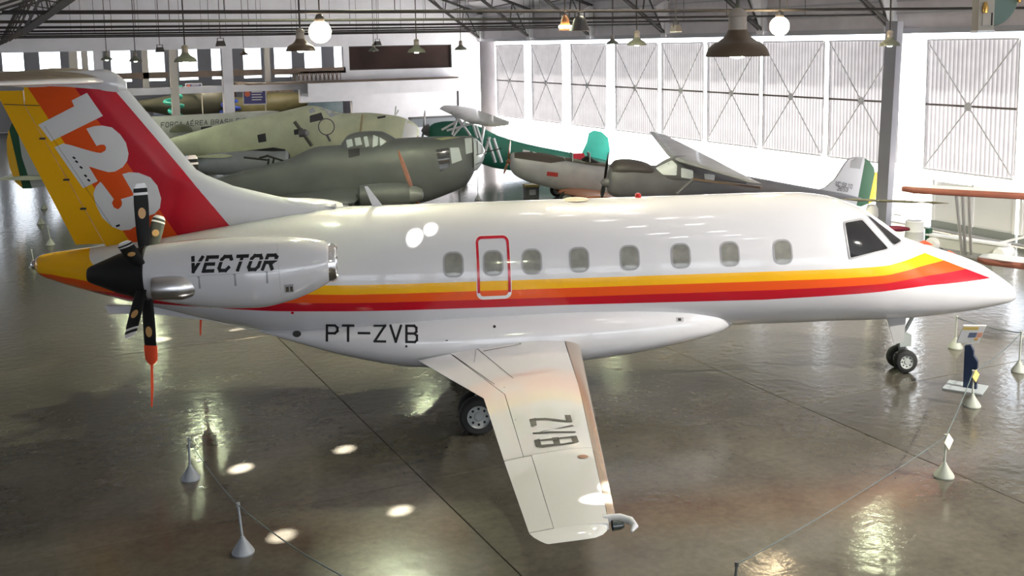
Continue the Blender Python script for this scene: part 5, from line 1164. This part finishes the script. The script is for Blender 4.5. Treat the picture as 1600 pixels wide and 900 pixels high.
for k, (px, py, D, ln) in enumerate(((262, 171, 74, 1.7), (330, 175, 74, 2.2))):
    P = at_depth(px, py, D); t = thing('pale_blue_nose', ['pale blue rounded aircraft nose left of the beige post, in the next hall', 'pale blue rounded aircraft nose right of the teal ribbon, in the next hall'][k], 'aircraft part', (P.x, P.y, 0), R(-20))
    b = body(MB(), [(-ln/2, P.z+.4, P.z-.5, .45), (0, P.z+.42, P.z-.45, .5), (ln*.35, P.z+.25, P.z-.35, .35), (ln/2, P.z-.05, P.z-.12, .05)], 20, .1); b.build('nose_shell', paint('pale_blue_paint', (.34, .42, .62)), t)
    b = MB(); b.beam((0, 0, 0), (0, 0, P.z-.4), .12); b.box(-.4, .4, -.4, .4, 0, .06); b.build('stand', M_greysteel, t, smooth=False)
def ribbon(px, D, ya, yb, label, m_, n=3, r=.42):
    a, c = at_depth(px, ya, D), at_depth(px, yb, D); o = Vector((a.x, a.y, 0)); pts = []
    for k in range(n*14+1):
        q = k/(n*14); pts.append(Vector((r*(1-.3*math.sin(q*9))*math.cos(2*PI*n*q), r*math.sin(2*PI*n*q), a.z+(c.z-a.z)*q)))
    b = MB(); b.tube(pts, .11, 8); b.tube([Vector((0.45, 0, 0)), pts[-1]], .03, 6); ob = b.build('ribbon', m_, None, loc=o); tag(ob, label, 'decoration')
ribbon(271, Y_BACK+3.0, 136, 182, 'teal ribbon wound round the beige post below the deep beam', M_teal); ribbon(357, Y_BACK+6, 158, 182, 'bright blue ribbon decoration at the foot of the white column', mat('bright_blue', (.03, .07, .42), .5), 2, .5)
# straw canopy
A = [at_depth(x, y, d) for x, y, d in ((366, 127, 86), (452, 133, 84), (462, 147, 81), (386, 142, 81.5))]
t = thing('straw_canopy', 'sloping straw-thatched canopy roof in the next hall above the blue board', 'canopy', (A[3].x, A[3].y, 0))
o = Vector((A[3].x, A[3].y, 0)); b = MB(); b.add([a-o for a in A]+[a-o-Vector((0, 0, .2)) for a in A], [(0, 1, 2, 3), (7, 6, 5, 4), (0, 4, 5, 1), (1, 5, 6, 2), (2, 6, 7, 3), (3, 7, 4, 0)]); b.build('thatch', mat('straw', (.62, .42, .24), .9, var=.4, scale=5, stretch=(1, .2, 1), bump=.6, bscale=25), t, smooth=False)
for k in range(4): b = MB(); p = A[k]-o; b.beam((p.x, p.y, 0), (p.x, p.y, p.z-.1), .12); b.build('canopy_post', M_wood, t, smooth=False)
# row of brown hoops on the mezzanine
P0, P1 = at_y(456, 105, Yb-.35), at_y(529, 103, Yb-.35)
proto = None
for k in range(12):
    p = P0.lerp(P1, k/11); 
    if proto is None:
        b = MB(); b.tube([(-.09, 0, .03), (-.1, 0, .25), (-.06, 0, .42), (0, 0, .47), (.06, 0, .42), (.1, 0, .25), (.09, 0, .03)], .025, 6); proto = b.build('brown_hoop', mat('hoop_brown', (.16, .10, .06), .5), None, loc=(p.x, p.y, 4.22)); h = proto
    else: h = proto.copy(); COL.objects.link(h); h.location = (p.x, p.y, 4.22)
    tag(h, ('brown hoop at the left end of the row' if k == 0 else 'brown hoop at the right end of the row' if k == 11 else '%s brown hoop from the left in the row' % ['', 'second', 'third', 'fourth', 'fifth', 'sixth', 'seventh', 'eighth', 'ninth', 'tenth', 'eleventh'][k]) + ' on the mezzanine', 'hoop', 'brown hoops in a row on the mezzanine')
# hanging box with green disc in the top right corner
P = at_depth(1536, 24, 14); t = thing('hanging_hoist', 'beige box with a dull green disc hanging in the top right corner', 'hoist', P, R(-25))
b = MB(); b.box(-.10, .10, -.1, .1, -.19, .30); b.build('housing', mat('beige_housing', (.36, .33, .27), .5), t, smooth=False)
b = MB(); b.box(-.05, .07, -.115, -.1, -.13, .02); b.build('recess_panel', mat('beige_panel', (.42, .38, .32), .5), t, smooth=False); b = MB(); b.box(.055, .07, -.125, -.115, -.13, .03); b.build('handle', M_black, t, smooth=False)
b = MB(); b.box(-.11, .11, -.11, .11, -.22, -.19); b.build('white_tray', M_cream, t, smooth=False)
b = MB(); b.lathe([(0.002, -.03), (.335, -.03), (.355, 0), (.335, .03), (0.002, .03)], 28, 'y', (.11, .05, .21), a0=0, a1=PI); b.build('green_disc', mat('dull_green', (.10, .16, .13), .5), t)
b = MB(); b.lathe([(.0, -.08), (.03, -.07), (.035, 0), (.02, .06), (0, .07)], 12, 'z', (-.03, -.13, .1)); b.build('brass_knob', mat('brass', (.75, .45, .12), .25, 1.0), t); b = MB(); b.lathe([(.0, -.05), (.025, -.04), (.025, .04), (0, .05)], 12, 'z', (.45, -.02, .20)); b.build('brass_knob', mat('brass', (.75, .45, .12), .25, 1.0), t)
b = MB(); b.tube([(0, 0, .3), (0, 0, roof_z(P.x)-P.z-.05)], .02, 8); b.build('stem', M_rod, t)
# ================================================================== ROOF (after everything that wants a skylight above it)
FY = [13.2, 15.72, 18.42, 21.1, 23.8]
for y in FY:
    if y not in (21.1,): hole_for((2.95, y, 0), turn=.5)
    if y not in (18.42,): hole_for((4.55, y, 0), .17, .13, turn=.4)
TJ = bvh_of(fus)
for q, rx, ry in (((648, 370), .105, .115), ((673, 357.5), .085, .09)):
    h_ = TJ.ray_cast(JF.cam(), JF.ray(*q).normalized()); hole_for(JF.world(h_[0]), rx, ry, .4)
hole_for(at_z(962, 746, 1.47), .20, .10, .5); hole_for(at_z(946, 770, 1.46), .24, .11, -.2)
COVERS = []
# skylight rows over the cabin: found by following the mirror line from the glossy cabin roof up to the roof sheets
for x_, y_ in ((890, 338), (920, 328), (945, 346), (985, 333), (995, 356), (1030, 365), (1042, 341), (1062, 372), (1085, 351), (1105, 341), (1122, 359), (1145, 367), (1172, 374), (830, 333)):
    o_, d_ = JF.cam(), JF.ray(x_, y_).normalized(); h_ = TJ.ray_cast(o_, d_); r_ = (d_-2*d_.dot(h_[1])*h_[1]).normalized()
    P_ = JF.world(h_[0]); D_ = JF.world(h_[0]+r_)-P_; t_ = 0
    for _ in range(60):
        t_ = (roof_z((P_+D_*t_).x)-P_.z)/D_.z
        if t_ < 0: break
    Q_ = P_+D_*t_
    if t_ > 0 and -25 < Q_.x < 26 and Y_NEAR < Q_.y < 60: SKY_HOLES.append((Q_.x, Q_.y, .34, .26, .3)); COVERS.append(Q_)
rf = struct('ceiling')
def roof_panel(name, x0, x1, y0, y1):
    cu = bpy.data.curves.new(name, 'CURVE'); cu.dimensions = '2D'; cu.fill_mode = 'BOTH'
    def spl(pts):
        sp = cu.splines.new('POLY'); sp.points.add(len(pts)-1); sp.use_cyclic_u = True
        for p, q in zip(sp.points, pts): p.co = (q[0], q[1], 0, 1)
    spl([(x0, y0), (x1, y0), (x1, y1), (x0, y1)])
    for hx, hy, rx, ry, tn in SKY_HOLES:
        if x0 < hx < x1 and y0 < hy < y1:
            spl([(hx+rx*math.cos(a)*math.cos(tn)-ry*math.sin(a)*math.sin(tn), hy+rx*math.cos(a)*math.sin(tn)+ry*math.sin(a)*math.cos(tn)) for a in [2*PI*k/18 for k in range(18)]])
    t = bpy.data.objects.new('t', cu); COL.objects.link(t)
    dg = bpy.context.evaluated_depsgraph_get(); me = bpy.data.meshes.new_from_object(t.evaluated_get(dg))
    bpy.data.objects.remove(t); bpy.data.curves.remove(cu)
    for v in me.vertices: v.co.z = roof_z(v.co.x)
    me.materials.clear(); me.materials.append(M_roof); me.name = name
    return obj(name, me, rf)
roof_panel('roof_sheet', RIDGE_X, X_DOOR+.35, Y_NEAR-.3, Y_BACK+.4)
roof_panel('roof_sheet', .6, RIDGE_X, Y_NEAR-.3, Y_BACK+.4)
roof_panel('roof_sheet', -26.3, .6, Y_NEAR-.3, Y_BACK+.4)
# roof trusses: steep haunch from the column head, lattice, tie rod with hangers
def truss(y):
    r = struct('roof_truss'); b = MB()
    lower = [(X_DOOR-.3, 6.5), (22.4, 9.6), (18, 10.3), (RIDGE_X, 10.9), (9.4, 10.3), (5, 9.6), (X_LEFT+.3, 6.5)]
    upper = [(X_DOOR-.1, 7.9), (22.4, roof_z(22.4)-.15), (18, roof_z(18)-.15), (RIDGE_X, RIDGE_Z-.15), (9.4, roof_z(9.4)-.15), (5, roof_z(5)-.15), (X_LEFT+.1, 7.9)]
    for pts in (lower, upper):
        for a, c in zip(pts[:-1], pts[1:]):
            for dy in (-.09, .09): b.beam((a[0], y+dy, a[1]), (c[0], y+dy, c[1]), .07, .10)
    b.build('chord', M_steel, r, smooth=False)
    b = MB()
    def along(pts, n):
        out = []
        for a, c in zip(pts[:-1], pts[1:]):
            out += [(a[0]+(c[0]-a[0])*k/n, a[1]+(c[1]-a[1])*k/n) for k in range(n)]
        return out+[pts[-1]]
    lo, up = along(lower, 4), along(upper, 4)
    for k in range(len(lo)-1):
        if k > 0: b.beam((lo[k][0], y, lo[k][1]), (up[k][0], y, up[k][1]), .05, .05)
        b.beam((lo[k+1][0], y, lo[k+1][1]), (up[k][0], y, up[k][1]), .05, .05) if k % 2 else b.beam((lo[k][0], y, lo[k][1]), (up[k+1][0], y, up[k+1][1]), .05, .05)
    b.build('web_member', M_steel, r, smooth=False)
    b = MB(); b.tube([(X_LEFT, y, 6.85), (RIDGE_X, y, 6.82), (X_DOOR, y, 6.85)], .035, 8); b.build('tie_rod', M_rod, r)
    b = MB()
    for x in (4, 7.3, 10.5, RIDGE_X, 17, 20.2, 23.2): b.tube([(x, y, 6.84), (x, y, 9.6 if 4.9 < x < 22.5 else 9.0)], .009, 5)
    b.build('hanger', M_rod, r)
for k, y in enumerate(TRY[:-1]): truss(y)
truss(20.4-6.62) if False else None
# purlins
pur = MB()
for x in (2, 5, 8, 11, 16.4, 19.4, 22.4, 25.4): pur.box(x-.04, x+.04, 14, Y_BACK, roof_z(x)-.16, roof_z(x)-.02)
pur.build('purlin', M_roof, rf, smooth=False)

# the skylights over the cabin are closed with translucent sheet
M_sky = bpy.data.materials.new('translucent_skylight'); M_sky.use_nodes = True
_nt = M_sky.node_tree; _nt.nodes.remove(_nt.nodes['Principled BSDF']); _t = _nt.nodes.new('ShaderNodeBsdfTranslucent'); _t.inputs['Color'].default_value = (.85, .87, .85, 1)
_n = _nt.nodes.new('ShaderNodeTexNoise'); _n.inputs['Scale'].default_value = 4; _r = _nt.nodes.new('ShaderNodeMapRange'); _r.inputs['To Min'].default_value = .7; _r.inputs['To Max'].default_value = .95
_nt.links.new(_n.outputs['Fac'], _r.inputs['Value']); _nt.links.new(_r.outputs[0], _t.inputs['Color']); _nt.links.new(_t.outputs[0], _nt.nodes['Material Output'].inputs['Surface'])
_me = None
for q in COVERS:
    b = MB(); b.add([(x, y, roof_z(q.x+x)-roof_z(q.x)) for x, y in [(-.5, -.42), (.5, -.42), (.5, .42), (-.5, .42)]], [(0, 1, 2, 3)]); b.build('skylight_sheet', M_sky, rf, smooth=False, loc=(q.x, q.y, roof_z(q.x)+.04))
